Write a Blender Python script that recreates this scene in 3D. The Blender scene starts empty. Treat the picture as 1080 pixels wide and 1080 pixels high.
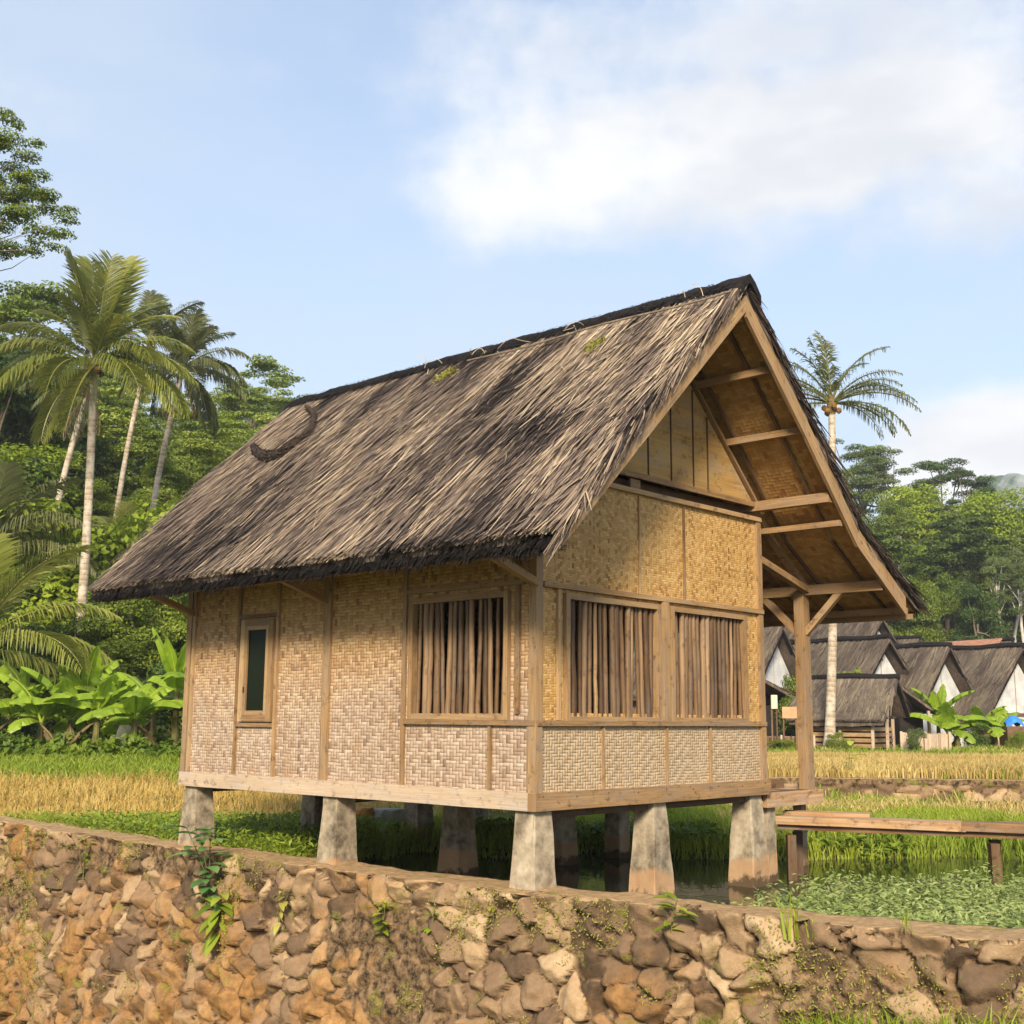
import bpy, math, random
import numpy as np
from mathutils import Matrix, Vector
R = np.random.default_rng(7)
random.seed(7)
rad = math.radians
C = bpy.context.scene.collection
sc = bpy.context.scene

# ------------------------------------------------------------------ camera
FPX, PITCH, ROLL, HC = 1286.66, 0.1681, 0.0076, 1.646
YAW = 0.8263
fw = np.array([0, math.cos(PITCH), math.sin(PITCH)])
rt = np.array([1.0, 0, 0]); up = np.cross(rt, fw)
rt2 = rt * math.cos(ROLL) + up * math.sin(ROLL)
up2 = -rt * math.sin(ROLL) + up * math.cos(ROLL)
CAM = np.array([0, 0, HC])
cd = bpy.data.cameras.new('camera'); cam = bpy.data.objects.new('camera', cd); C.objects.link(cam)
M = Matrix.Identity(4)
for i in range(3):
    M[i][0] = rt2[i]; M[i][1] = up2[i]; M[i][2] = -fw[i]; M[i][3] = CAM[i]
cam.matrix_world = M
cd.sensor_fit = 'HORIZONTAL'; cd.sensor_width = 36; cd.lens = 36 * FPX / 1080
cd.clip_start = .1; cd.clip_end = 5000
sc.camera = cam

def ray(u, v):
    return fw + rt2 * ((u - 540) / FPX) - up2 * ((v - 540) / FPX)
def at_y(u, v, Y):
    k = ray(u, v); return CAM + k * (Y / k[1])
def at_z(u, v, z):
    k = ray(u, v); return CAM + k * ((z - HC) / k[2])

# hut frame -> world
HZ = 0.90
HO = np.array([7.7071 * math.cos(YAW) - 6.8176 * math.sin(YAW), 7.7071 * math.sin(YAW) + 6.8176 * math.cos(YAW), HZ])
HX = np.array([math.cos(YAW), math.sin(YAW), 0]); HY = np.array([-math.sin(YAW), math.cos(YAW), 0])
def to_hut(p):
    q = np.asarray(p) - HO
    return np.array([q @ HX, q @ HY, q[2]])

# ------------------------------------------------------------------ noise
def _hash(ix, iy, s=0):
    n = (ix.astype(np.int64) * 374761393 + iy.astype(np.int64) * 668265263 + s * 974634211) & 0x7fffffff
    n = ((n ^ (n >> 13)) * 1274126177) & 0x7fffffff
    n = n ^ (n >> 16)
    return (n & 0xffff) / 65535.0
def vnoise(x, y, s=0):
    x = np.asarray(x, float); y = np.asarray(y, float)
    ix = np.floor(x); iy = np.floor(y); fx = x - ix; fy = y - iy
    fx = fx * fx * (3 - 2 * fx); fy = fy * fy * (3 - 2 * fy)
    a = _hash(ix, iy, s); b = _hash(ix + 1, iy, s); c = _hash(ix, iy + 1, s); d = _hash(ix + 1, iy + 1, s)
    return (a * (1 - fx) + b * fx) * (1 - fy) + (c * (1 - fx) + d * fx) * fy
def fbm(x, y, s=0, o=4):
    t = 0; a = .5
    for k in range(o):
        t = t + a * vnoise(np.asarray(x) * 2 ** k, np.asarray(y) * 2 ** k, s + k); a *= .5
    return t / (1 - .5 ** o)
def sstep(a, b, x):
    t = np.clip((np.asarray(x, float) - a) / (b - a), 0, 1); return t * t * (3 - 2 * t)

# ------------------------------------------------------------------ mesh builder
class MB:
    def __init__(s):
        s.v = []; s.n = 0; s.polys = []; s.rnd = []; s.uv = []; s.prnd = []
    def add(s, verts, faces, rnd=0.5, uv=None):
        """verts (n,3); faces (m,k); rnd scalar or (m,); uv (m*k,2) or None = box projection"""
        verts = np.asarray(verts, float).reshape(-1, 3); faces = np.asarray(faces, int)
        if faces.ndim == 1: faces = faces[None]
        s.v.append(verts)
        m, k = faces.shape
        if uv is None:
            P = verts[faces]
            nrm = np.cross(P[:, 1] - P[:, 0], P[:, 2] - P[:, 0])
            if k == 4: nrm = np.cross(P[:, 2] - P[:, 0], P[:, 3] - P[:, 1])
            ax = np.argmax(np.abs(nrm), axis=1)
            ua = np.where(ax == 0, 1, 0); va = np.where(ax == 2, 1, 2)
            uv = np.stack([np.take_along_axis(P, np.broadcast_to(ua[:, None, None], (m, k, 1)), 2)[..., 0],
                           np.take_along_axis(P, np.broadcast_to(va[:, None, None], (m, k, 1)), 2)[..., 0]], -1).reshape(-1, 2)
        s.polys.append(faces + s.n); s.uv.append(np.asarray(uv, float).reshape(-1, 2))
        s.rnd.append(np.broadcast_to(np.asarray(rnd, float), (m,)).copy())
        s.n += len(verts)
    def box(s, lo, hi, rnd=.5):
        x0, y0, z0 = lo; x1, y1, z1 = hi
        V = [(x0,y0,z0),(x1,y0,z0),(x1,y1,z0),(x0,y1,z0),(x0,y0,z1),(x1,y0,z1),(x1,y1,z1),(x0,y1,z1)]
        s.add(V, [(0,3,2,1),(4,5,6,7),(0,1,5,4),(1,2,6,5),(2,3,7,6),(3,0,4,7)], rnd)
    def hexa(s, bot, top, rnd=.5, uv=None):
        s.add(list(bot) + list(top), [(0,3,2,1),(4,5,6,7),(0,1,5,4),(1,2,6,5),(2,3,7,6),(3,0,4,7)], rnd, uv)
    def beam(s, a, b, w, h, upv=(0,0,1), rnd=None, twist=0.0):
        """rectangular timber from a to b; uv: u along grain"""
        a = np.array(a, float); b = np.array(b, float); d = b - a; L = np.linalg.norm(d); d /= L
        upv = np.array(upv, float)
        sd = np.cross(d, upv); sd /= np.linalg.norm(sd); uu = np.cross(sd, d)
        n = max(1, int(L / .4)); rr = R.random() if rnd is None else rnd
        rings = []
        for i in range(n + 1):
            c = a + d * (L * i / n)
            j = (R.random(2) - .5) * .004 if 0 < i < n else np.zeros(2)
            c = c + sd * j[0] + uu * j[1]
            rings.append([c - sd * w/2 - uu * h/2, c + sd * w/2 - uu * h/2, c + sd * w/2 + uu * h/2, c - sd * w/2 + uu * h/2])
        V = np.array(rings).reshape(-1, 3); F = []; U = []
        o = R.random() * 20; per = [0, w, w + h, 2*w + h, 2*w + 2*h]
        for i in range(n):
            for k in range(4):
                k2 = (k + 1) % 4
                F.append((i*4 + k, i*4 + k2, i*4 + 4 + k2, i*4 + 4 + k))
                u0, u1 = L*i/n + o, L*(i+1)/n + o
                U += [(u0, per[k] + o), (u0, per[k+1] + o), (u1, per[k+1] + o), (u1, per[k] + o)]
        F.append((3,2,1,0)); U += [(o,o),(o,o+w),(o+.02,o+w),(o+.02,o)]
        e = n*4; F.append((e,e+1,e+2,e+3)); U += [(o,o),(o,o+w),(o+.02,o+w),(o+.02,o)]
        s.add(V, F, rr, U)
    def tube(s, pts, radii, n=8, rnd=.5, cap=True):
        pts = np.array(pts, float); m = len(pts)
        radii = np.broadcast_to(np.asarray(radii, float), (m,))
        T = np.gradient(pts, axis=0); T /= np.linalg.norm(T, axis=1)[:, None] + 1e-12
        ref = np.array([.31, .17, .93]) if abs(T[0][2]) < .9 else np.array([1., .13, .05])
        V = []; U = []; F = []
        cum = np.concatenate([[0], np.cumsum(np.linalg.norm(np.diff(pts, axis=0), axis=1))])
        for i in range(m):
            a = np.cross(T[i], ref); a /= np.linalg.norm(a); b = np.cross(T[i], a)
            th = np.arange(n) * 2 * math.pi / n
            V.append(pts[i] + radii[i] * (np.cos(th)[:, None] * a + np.sin(th)[:, None] * b))
        for i in range(m - 1):
            for k in range(n):
                k2 = (k + 1) % n
                F.append((i*n + k, i*n + k2, i*n + n + k2, i*n + n + k))
                c = 2*math.pi*radii[i]/n
                U += [(cum[i], k*c), (cum[i], (k+1)*c), (cum[i+1], (k+1)*c), (cum[i+1], k*c)]
        V = np.array(V).reshape(-1, 3)
        s.add(V, F, rnd, U)
        if cap:
            s.add(V[:n][::-1], [tuple(range(n))], rnd); s.add(V[-n:], [tuple(range(n))], rnd)
    def build(s, name, mat, parent=None, smooth=False, prnd=None):
        me = bpy.data.meshes.new(name)
        V = np.concatenate(s.v) if s.v else np.zeros((0, 3))
        me.vertices.add(len(V)); me.vertices.foreach_set('co', V.astype(np.float32).ravel())
        tot = np.concatenate([np.full(len(p), p.shape[1]) for p in s.polys])
        idx = np.concatenate([p.ravel() for p in s.polys])
        me.loops.add(len(idx)); me.loops.foreach_set('vertex_index', idx.astype(np.int32))
        me.polygons.add(len(tot))
        st = np.concatenate([[0], np.cumsum(tot)[:-1]])
        me.polygons.foreach_set('loop_start', st.astype(np.int32))
        try: me.polygons.foreach_set('loop_total', tot.astype(np.int32))
        except Exception: pass
        me.polygons.foreach_set('use_smooth', np.full(len(tot), smooth))
        me.update(calc_edges=True)
        uvl = me.uv_layers.new(name='uv'); uvl.data.foreach_set('uv', np.concatenate(s.uv).astype(np.float32).ravel())
        at = me.attributes.new('rnd', 'FLOAT', 'FACE'); at.data.foreach_set('value', np.concatenate(s.rnd).astype(np.float32))
        if prnd:
            for k, a in prnd.items():
                at = me.attributes.new(k, 'FLOAT', 'POINT'); at.data.foreach_set('value', np.asarray(a, np.float32))
        me.validate()
        me.materials.append(mat)
        o = bpy.data.objects.new(name, me); C.objects.link(o)
        if parent: o.parent = parent
        return o

def tag(o, label, cat, group=None):
    o['label'] = label; o['category'] = cat
    if group: o['group'] = group
    return o
def thing(name, label, cat, loc=(0,0,0), rz=0, group=None):
    o = bpy.data.objects.new(name, None); C.objects.link(o)
    o.location = loc; o.rotation_euler = (0, 0, rz); o.empty_display_size = .2
    return tag(o, label, cat, group)
def dup(root, loc, rz=0, scale=(1,1,1), label=None, group=None):
    r = root.copy(); C.objects.link(r); r.location = loc; r.rotation_euler = (0, 0, rz); r.scale = scale
    if label: r['label'] = label
    if group: r['group'] = group
    for ch in list(root.children):
        c = ch.copy(); C.objects.link(c); c.parent = r
        for g in list(ch.children):
            d = g.copy(); C.objects.link(d); d.parent = c
    return r
def kind(o, k): o['kind'] = k; return o

# ------------------------------------------------------------------ node helper
class X:
    def __init__(s, nt, k): s.nt = nt; s.k = k
    def _m(s, op, *o):
        n = s.nt.nodes.new('ShaderNodeMath'); n.operation = op
        for i, a in enumerate((s,) + o):
            if isinstance(a, X): s.nt.links.new(a.k, n.inputs[i])
            else: n.inputs[i].default_value = a
        return X(s.nt, n.outputs[0])
    def __add__(s, o): return s._m('ADD', o)
    __radd__ = __add__
    def __mul__(s, o): return s._m('MULTIPLY', o)
    __rmul__ = __mul__
    def __sub__(s, o): return s._m('SUBTRACT', o)
    def __truediv__(s, o): return s._m('DIVIDE', o)
    def rsub(s, c): return s * -1 + c
    def floor(s): return s._m('FLOOR')
    def frac(s): return s._m('FRACT')
    def abs(s): return s._m('ABSOLUTE')
    def mod(s, c): return s._m('FLOORED_MODULO', c)
    def lt(s, c): return s._m('LESS_THAN', c)
    def pow(s, c): return s._m('POWER', c)
    def min(s, c): return s._m('MINIMUM', c)
    def max(s, c): return s._m('MAXIMUM', c)
    def sm(s, a, b):
        n = s.nt.nodes.new('ShaderNodeMapRange'); n.interpolation_type = 'SMOOTHSTEP'
        s.nt.links.new(s.k, n.inputs[0]); n.inputs[1].default_value = a; n.inputs[2].default_value = b
        return X(s.nt, n.outputs[0])
def sel(m, a, b): return m * a + m.rsub(1) * b
class Mat:
    def __init__(s, name, rough=.8, spec=.25):
        s.m = bpy.data.materials.new(name); s.m.use_nodes = True; s.nt = s.m.node_tree
        s.b = s.nt.nodes['Principled BSDF']; s.b.inputs['Roughness'].default_value = rough
        s.b.inputs['Specular IOR Level'].default_value = spec
    def node(s, t): return s.nt.nodes.new(t)
    def uv(s):
        n = s.node('ShaderNodeUVMap'); n.uv_map = 'uv'; return s.sep(n.outputs[0])
    def obj(s): return s.sep(s.node('ShaderNodeTexCoord').outputs['Object'])
    def pos(s): return s.sep(s.node('ShaderNodeNewGeometry').outputs['Position'])
    def sep(s, k):
        n = s.node('ShaderNodeSeparateXYZ'); s.nt.links.new(k, n.inputs[0]); return [X(s.nt, o) for o in n.outputs]
    def vec(s, *a):
        n = s.node('ShaderNodeCombineXYZ')
        for i, k in enumerate(a):
            if isinstance(k, X): s.nt.links.new(k.k, n.inputs[i])
            else: n.inputs[i].default_value = k
        return n.outputs[0]
    def noise(s, v, scale=1, detail=3, rough=.5):
        n = s.node('ShaderNodeTexNoise'); s.nt.links.new(v, n.inputs['Vector']); n.inputs['Scale'].default_value = scale
        n.inputs['Detail'].default_value = detail; n.inputs['Roughness'].default_value = rough; return X(s.nt, n.outputs[0])
    def white(s, *a):
        n = s.node('ShaderNodeTexWhiteNoise'); n.noise_dimensions = '3D'; s.nt.links.new(s.vec(*a), n.inputs[0]); return X(s.nt, n.outputs[0])
    def attr(s, nm):
        n = s.node('ShaderNodeAttribute'); n.attribute_name = nm; return X(s.nt, n.outputs['Fac'])
    def orand(s): return X(s.nt, s.node('ShaderNodeObjectInfo').outputs['Random'])
    def ramp(s, f, stops):
        n = s.node('ShaderNodeValToRGB'); s.nt.links.new(f.k, n.inputs[0]); e = n.color_ramp.elements
        while len(e) < len(stops): e.new(.5)
        for q, (p, c) in zip(e, stops): q.position = p; q.color = (*c, 1)
        return n.outputs[0]
    def mix(s, f, a, b, mode='MIX'):
        n = s.node('ShaderNodeMix'); n.data_type = 'RGBA'; n.blend_type = mode
        for k, sk in ((f, n.inputs[0]), (a, n.inputs[6]), (b, n.inputs[7])):
            if isinstance(k, X): s.nt.links.new(k.k, sk)
            elif isinstance(k, (int, float)): sk.default_value = k
            elif isinstance(k, tuple): sk.default_value = (*k, 1)
            else: s.nt.links.new(k, sk)
        return n.outputs[2]
    def col(s, k):
        if isinstance(k, tuple): s.b.inputs['Base Color'].default_value = (*k, 1)
        else: s.nt.links.new(k, s.b.inputs['Base Color'])
        return s
    def bump(s, h, dist=.01, st=1):
        n = s.node('ShaderNodeBump'); s.nt.links.new(h.k, n.inputs['Height']); n.inputs['Distance'].default_value = dist
        n.inputs['Strength'].default_value = st; s.nt.links.new(n.outputs[0], s.b.inputs['Normal']); return s
    def translucent(s, colsock, f=.35):
        t = s.node('ShaderNodeBsdfTranslucent'); mx = s.node('ShaderNodeMixShader')
        out = [n for n in s.nt.nodes if n.type == 'OUTPUT_MATERIAL'][0]
        s.nt.links.new(colsock, t.inputs[0]); mx.inputs[0].default_value = f
        s.nt.links.new(s.b.outputs[0], mx.inputs[1]); s.nt.links.new(t.outputs[0], mx.inputs[2]); s.nt.links.new(mx.outputs[0], out.inputs[0])
        return s

def wood(name, dark, mid, light, sc_=1.0, rough=.75):
    m = Mat(name, rough); u, v, _ = m.uv(); r = m.attr('rnd')
    g = m.noise(m.vec(u * (3 * sc_), v * (70 * sc_), r * 31), 1, 4, .6)
    big = m.noise(m.vec(u * 1.3, v * 6, r * 17 + 3), 1, 3)
    st = m.noise(m.vec(u * 9, v * 11, r * 5), 1, 5, .7)
    f = g * .42 + big * .35 + r * .34 - .06
    c = m.ramp(f, [(.28, dark), (.5, mid), (.75, light)])
    c = m.mix(st.sm(.53, .70) * .7, c, tuple(k * .45 for k in dark))
    gr = m.noise(m.vec(u * 2.1, v * 9, r * 23 + 9), 1, 5, .7)
    c = m.mix(gr.sm(.45, .7) * .5, c, tuple(.75 * (.35 * mid[0] + .3 * mid[1] + .35 * mid[2]) + .25 * k for k in mid))
    m.col(c).bump(g * .8 + st * .7, .006, .9); return m.m
def weave(name, w, tones, grey=None, contrast=1.0, bd=.010):
    """twill-woven split bamboo: floats over two, staggered"""
    m = Mat(name, .62, .3); u0, v0, _ = m.uv()
    wob = m.noise(m.vec(u0 * 2.2, v0 * 2.2, 0), 1, 2)
    u = (u0 + (wob - .5) * .03) / w; v = (v0 + (wob - .5) * .035) / (w * .8)
    i = u.floor(); j = v.floor(); fu = u.frac(); fv = v.frac()
    band = (i / 8).floor().mod(2)
    s = sel(band.lt(.5), i + j, i.rsub(0) + j)
    warp = s.mod(4).lt(2)
    kid = (s / 4).floor()
    cw = m.white(i, kid, 1); cf = m.white(kid + i * 0 + 7, j, 2)
    cstrip = sel(warp, m.white(i, 3, 3), m.white(j, 5, 4))
    tone = sel(warp, cw * .6 + cstrip * .35 - .07, cf * .55 + cstrip * .35 + .12)
    fine = m.noise(m.vec(u0 * sel(warp, 220, 12), v0 * sel(warp, 12, 220), 0), 1, 2)
    prof_w = (fu - .5).abs() * 2; prof_f = (fv - .5).abs() * 2
    edge = sel(warp, prof_w, prof_f)
    # position along the float, dips at both ends
    ph = s.mod(4)
    al = sel(warp, (ph + fv) / 2, ((ph - 2) + fu) / 2)
    dip = ((al - .5).abs() * 2).pow(4)
    gap = edge.sm(.80, 1.0)
    big = m.noise(m.vec(u0 * .9, v0 * .9, 3), 1, 4, .6)
    f = (tone - .5) * contrast + .38 + fine * .16 + (big - .5) * .5
    c = m.ramp(f, [(.02, tones[0]), (.3, tones[1]), (.62, tones[2]), (.95, tones[3])])
    if grey:
        z0, z1, gt = grey
        wz = (v0 + (big - .5) * .9).sm(z0, z1)
        cg = m.ramp(f, [(.02, gt[0]), (.3, gt[1]), (.62, gt[2]), (.95, gt[3])])
        c = m.mix(wz, cg, c)
    c = m.mix(gap * .4, c, tuple(k * .45 for k in tones[0]))
    stn = m.noise(m.vec(u0 * 5, v0 * .8, 4), 1, 5, .65)
    c = m.mix(stn.sm(.52, .72) * .45, c, tuple(k * .9 for k in tones[1]))      # long water stains
    # small dark holes and specks
    sp = m.noise(m.vec(u0 * 16, v0 * 26, 9), 1, 3, .6)
    c = m.mix(sp.sm(.70, .78) * .6, c, tuple(k * .4 for k in tones[0]))
    m.col(c).bump((edge * edge).rsub(1) * .5 + dip.rsub(1) * .6 + fine * .15, bd, 1); return m.m

HONEY = [(.23,.11,.03), (.42,.235,.075), (.53,.325,.12), (.61,.41,.175)]
TANW = [(.19,.09,.028), (.38,.205,.07), (.49,.295,.115), (.58,.385,.175)]
PALE = [(.20,.12,.08), (.355,.245,.17), (.445,.33,.24), (.54,.43,.33)]
M_weave_side = weave('woven_bamboo_side', .040, TANW, (.6, 1.9, PALE), .8)
M_weave_gable = weave('woven_bamboo_gable', .027, HONEY, None, .85, .005)
M_weave_pale = weave('woven_bamboo_pale', .034, [(.25,.165,.09), (.40,.285,.17), (.48,.355,.225), (.56,.435,.29)], None, .5)
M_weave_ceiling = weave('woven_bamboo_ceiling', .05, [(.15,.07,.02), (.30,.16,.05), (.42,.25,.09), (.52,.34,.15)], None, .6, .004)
M_plank_gable = wood('bamboo_board', (.24,.13,.04), (.44,.265,.09), (.54,.35,.14), .6)
M_wood = wood('timber_tan', (.12,.062,.025), (.30,.178,.08), (.47,.315,.16))
M_wood_pale = wood('timber_weathered', (.24,.155,.095), (.45,.325,.22), (.58,.455,.33))
M_wood_dark = wood('timber_dark', (.07,.038,.018), (.15,.085,.04), (.24,.145,.075))
M_bridge = wood('bridge_plank', (.11,.055,.024), (.33,.185,.085), (.58,.41,.25), .5)
M_bar = wood('bamboo_stick', (.05,.026,.012), (.16,.09,.042), (.34,.215,.115), .8, .5)

def simple(name, dark, light, scale=6, rough=.85, bump=.01, stretch=(1,1,1)):
    m = Mat(name, rough); x, y, z = m.obj()
    n = m.noise(m.vec(x * stretch[0], y * stretch[1], z * stretch[2]), scale, 6, .62)
    m.col(m.ramp(n, [(.3, dark), (.7, light)])).bump(n, bump, .8); return m.m
M_black = simple('painted_interior_shade', (.012,.01,.008), (.025,.02,.016))  # near-black colour standing in for the shade inside openings
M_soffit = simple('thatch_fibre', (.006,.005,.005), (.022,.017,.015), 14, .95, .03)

def thatch_mat(name, k=1.0, warm=1.0, flat=0.0):
    m = Mat(name, .9, .1); r = m.attr('rnd')
    if flat: r = r * (1 - flat) + .46 * flat
    t = [(0, (.03,.024,.022)), (.20, (.10,.075,.062)), (.42, (.225*warm,.165,.13)), (.62, (.40*warm,.295,.20)), (.82, (.60*warm,.46,.30)), (1, (.74,.62,.44))]
    m.col(m.ramp(r, [(p, tuple(q * k for q in c)) for p, c in t])); return m.m
M_straw = thatch_mat('straw_strands', .86)
M_straw_far = thatch_mat('village_straw', .60, warm=.93, flat=.55)
def thatch_base(name, k):
    m = Mat(name, .95, .05); u, v, _ = m.uv()
    n = m.noise(m.vec(u * 60, v * 5, 0), 1, 4, .7); b = m.noise(m.vec(u * 2, v * 1.2, 1), 1, 4, .6)
    c = m.ramp(n * .6 + b * .4, [(.3, (.03*k,.024*k,.021*k)), (.5, (.13*k,.098*k,.078*k)), (.68, (.30*k,.23*k,.165*k))])
    m.col(c).bump(n, .02, 1); return m.m
M_tbase = thatch_base('thatch_layer', 1.0); M_tbase_far = thatch_base('village_thatch_layer', .85)

def concrete():
    m = Mat('pile_concrete', .9, .15); x, y, z = m.obj()
    n = m.noise(m.vec(x, y, z), 9, 6, .65); b = m.noise(m.vec(x, y, z * .6), 2.3, 4)
    c = m.ramp(n * .55 + b * .45, [(.36, (.10,.078,.055)), (.5, (.30,.24,.165)), (.64, (.47,.385,.275))])
    zz = z + (b - .5) * .35
    c = m.mix(zz.sm(-.66, -.60).rsub(1) * .75, c, (.40,.235,.12))          # silt line left by high water
    c = m.mix((z + (n - .5) * .35).sm(-.85, -.78).rsub(1) * .85, c, (.05,.035,.02))
    m.col(c).bump(n, .01, .8); return m.m
M_pile = concrete()

def stone():
    m = Mat('rubble_stone', .9, .15); r = m.attr('stone'); e = m.attr('joint'); x, y, z = m.pos()
    n = m.noise(m.vec(x, y, z), 14, 6, .7); b = m.noise(m.vec(x, y, z), 1.1, 4, .6); f = m.noise(m.vec(x, y, z), 60, 3, .7)
    c = m.ramp(r * .62 + n * .45 - .05, [(.1, (.06,.04,.026)), (.35, (.145,.092,.055)), (.55, (.25,.16,.092)), (.75, (.37,.25,.14)), (.95, (.56,.42,.27))])
    c = m.mix((b + z * -.10 + x * -.012).sm(.52, .72) * .75, c, m.ramp(n, [(.3, (.17,.08,.025)), (.7, (.40,.205,.065))]))          # ochre earth wash
    mo = m.ramp(n, [(.38, (.025,.017,.011)), (.66, (.27,.17,.09))])
    c = m.mix(e.sm(.05, .13), mo, c)
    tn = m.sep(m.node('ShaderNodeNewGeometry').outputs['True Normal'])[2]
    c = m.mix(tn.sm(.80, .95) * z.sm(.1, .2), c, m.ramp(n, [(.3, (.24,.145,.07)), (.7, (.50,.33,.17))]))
    ms = (m.noise(m.vec(x * 1.4, y * 1.4, z * 2.2), 1.6, 5, .75)).sm(.56, .68)
    c = m.mix(ms * .8, c, m.ramp(f, [(.3, (.07,.08,.012)), (.7, (.27,.25,.04))]))
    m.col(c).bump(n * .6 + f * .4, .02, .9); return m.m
M_stone = stone()

def leafmat(name, cols, tr=.3, rough=.55, spec=.3, ovar=.25):
    m = Mat(name, rough, spec); r = m.attr('rnd'); o = m.orand()
    f = r * (1 - ovar) + o * ovar
    k = m.ramp(f, [(i / (len(cols) - 1), c) for i, c in enumerate(cols)])
    m.col(k); m.translucent(k, tr); return m.m
M_leaf = leafmat('broad_foliage', [(.035,.06,.008), (.11,.155,.015), (.21,.265,.025), (.34,.39,.05)])
M_leaf_dark = leafmat('dark_foliage', [(.018,.036,.009), (.05,.09,.016), (.095,.145,.026), (.16,.21,.045)])
M_leaf_olive = leafmat('olive_foliage', [(.04,.06,.015), (.09,.125,.03), (.15,.19,.055), (.23,.26,.09)])
M_leaf_lime = leafmat('lime_foliage', [(.09,.14,.010), (.22,.30,.02), (.36,.43,.04), (.48,.54,.08)], .4)
M_leaf_blue = leafmat('cedar_foliage', [(.006,.014,.012), (.012,.028,.022), (.022,.045,.034), (.035,.06,.045)], .1)
M_frond = leafmat('palm_frond', [(.06,.085,.012), (.15,.18,.025), (.28,.285,.055), (.47,.42,.13)], .35, .4, .4)
M_frond_dry = leafmat('dry_palm_frond', [(.05,.035,.018), (.13,.09,.04), (.22,.155,.075), (.33,.24,.12)], .25)
M_frond_far = leafmat('olive_palm_frond', [(.035,.045,.012), (.08,.095,.025), (.15,.155,.05), (.26,.235,.09)], .3)
M_banana = leafmat('banana_leaf', [(.10,.17,.010), (.21,.32,.018), (.35,.47,.035), (.48,.58,.08)], .45, .4, .4, .2)
M_weed = leafmat('pond_weed', [(.09,.13,.03), (.20,.26,.07), (.33,.38,.13), (.46,.50,.22)], .3)
M_grass = leafmat('green_grass', [(.08,.13,.012), (.18,.25,.022), (.30,.36,.035), (.44,.44,.07)], .35)
M_grass_y = leafmat('ripe_rice', [(.26,.18,.05), (.50,.36,.12), (.66,.51,.20), (.74,.61,.30)], .3)
M_stubble = leafmat('rice_stubble', [(.10,.06,.015), (.30,.19,.045), (.50,.34,.09), (.64,.46,.16)], .25)
M_wallleaf = leafmat('wall_weed_leaf', [(.07,.16,.04), (.12,.25,.07), (.20,.34,.11), (.27,.42,.15)], .3)
M_cover = leafmat('low_leafy_cover', [(.03,.06,.008), (.10,.16,.015), (.22,.29,.025), (.34,.40,.05)], .35)
M_moss = leafmat('moss', [(.10,.10,.015), (.20,.19,.03), (.30,.27,.05), (.38,.33,.08)], .1)

def bark(name, a, b, rings=0.0, white=None):
    m = Mat(name, .9, .1); u, v, _ = m.uv(); x, y, z = m.obj()
    n = m.noise(m.vec(x * 6, y * 6, z * 2), 2, 5, .65)
    f = n
    if rings:
        rr = (u / rings + n * .3).frac(); f = n * .7 + rr * .35
    c = m.ramp(f, [(.3, a), (.7, b)])
    if white: c = m.mix(m.noise(m.vec(x, y, z), 3, 4, .6).sm(.45, .6) * .7, c, white)
    m.col(c).bump(f, .02, .8); return m.m
M_palmbark = bark('palm_bark', (.24,.18,.12), (.46,.37,.27), .17, (.58,.50,.40))
M_bark = bark('tree_bark', (.10,.075,.05), (.28,.22,.16))
M_barkpale = bark('pale_bark', (.32,.28,.23), (.62,.57,.50))
M_bananastem = bark('banana_stem', (.06,.05,.02), (.22,.19,.07))
M_white = simple('whitewashed_wall', (.42,.41,.395), (.66,.65,.63), 3)
M_board = simple('orange_board', (.42,.24,.12), (.52,.32,.17), 5)
M_boardpale = simple('pale_board', (.48,.42,.30), (.62,.56,.42), 5)
M_tarp = simple('blue_tarpaulin', (.02,.13,.50), (.06,.27,.75), 9, .4)
M_rust = simple('rust_tiles', (.24,.10,.06), (.45,.24,.15), 8)
M_clay = simple('orange_clay', (.36,.15,.04), (.55,.26,.07), 8)
M_greyc = simple('grey_block', (.20,.19,.16), (.36,.34,.29), 8)
M_rockpale = simple('pale_rock', (.42,.33,.24), (.68,.58,.46), 6)
M_glass = Mat('window_glass', .12, .04).col((.010,.014,.007)).m
M_nail = Mat('nail', .6).col((.03,.02,.015)).m

# ------------------------------------------------------------------ terrain
WALL = np.array([(-16,25.9),(-11,20.8),(-7.1,16.9),(-3.48,13.35),(.16,10.2),(3.4,8.1),(6.6,6.4),(10,4.9)])
_ts = np.linspace(0, len(WALL) - 1, 400)
def catmull(P, t):
    i = np.clip(np.floor(t).astype(int), 0, len(P) - 2); f = (t - i)[:, None]
    p0 = P[np.clip(i - 1, 0, None)]; p1 = P[i]; p2 = P[i + 1]; p3 = P[np.clip(i + 2, None, len(P) - 1)]
    return .5 * (2*p1 + (p2 - p0)*f + (2*p0 - 5*p1 + 4*p2 - p3)*f*f + (3*p1 - p0 - 3*p2 + p3)*f**3)
WP = catmull(WALL, _ts)
def wall_side(x, y):
    """signed distance-like: >0 behind the wall (hut side)"""
    yw = np.interp(x, WP[:, 0], WP[:, 1]); return (y - yw) * .72
def hill(x, y):
    a = x / np.maximum(y, 1)
    hl = .36 * np.maximum(0, y - 36); hl = np.where(hl > 15, 15 + (hl - 15) * .25, hl)
    hr = .25 * np.maximum(0, y - 70); hr = np.where(hr > 17, 17 + (hr - 17) * .1, hr)
    w = sstep(-.24, .02, a)
    fade = 1 - .45 * sstep(.36, .5, a)
    h = hl * (1 - w) + hr * w * fade
    return np.minimum(h, 40)
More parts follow.
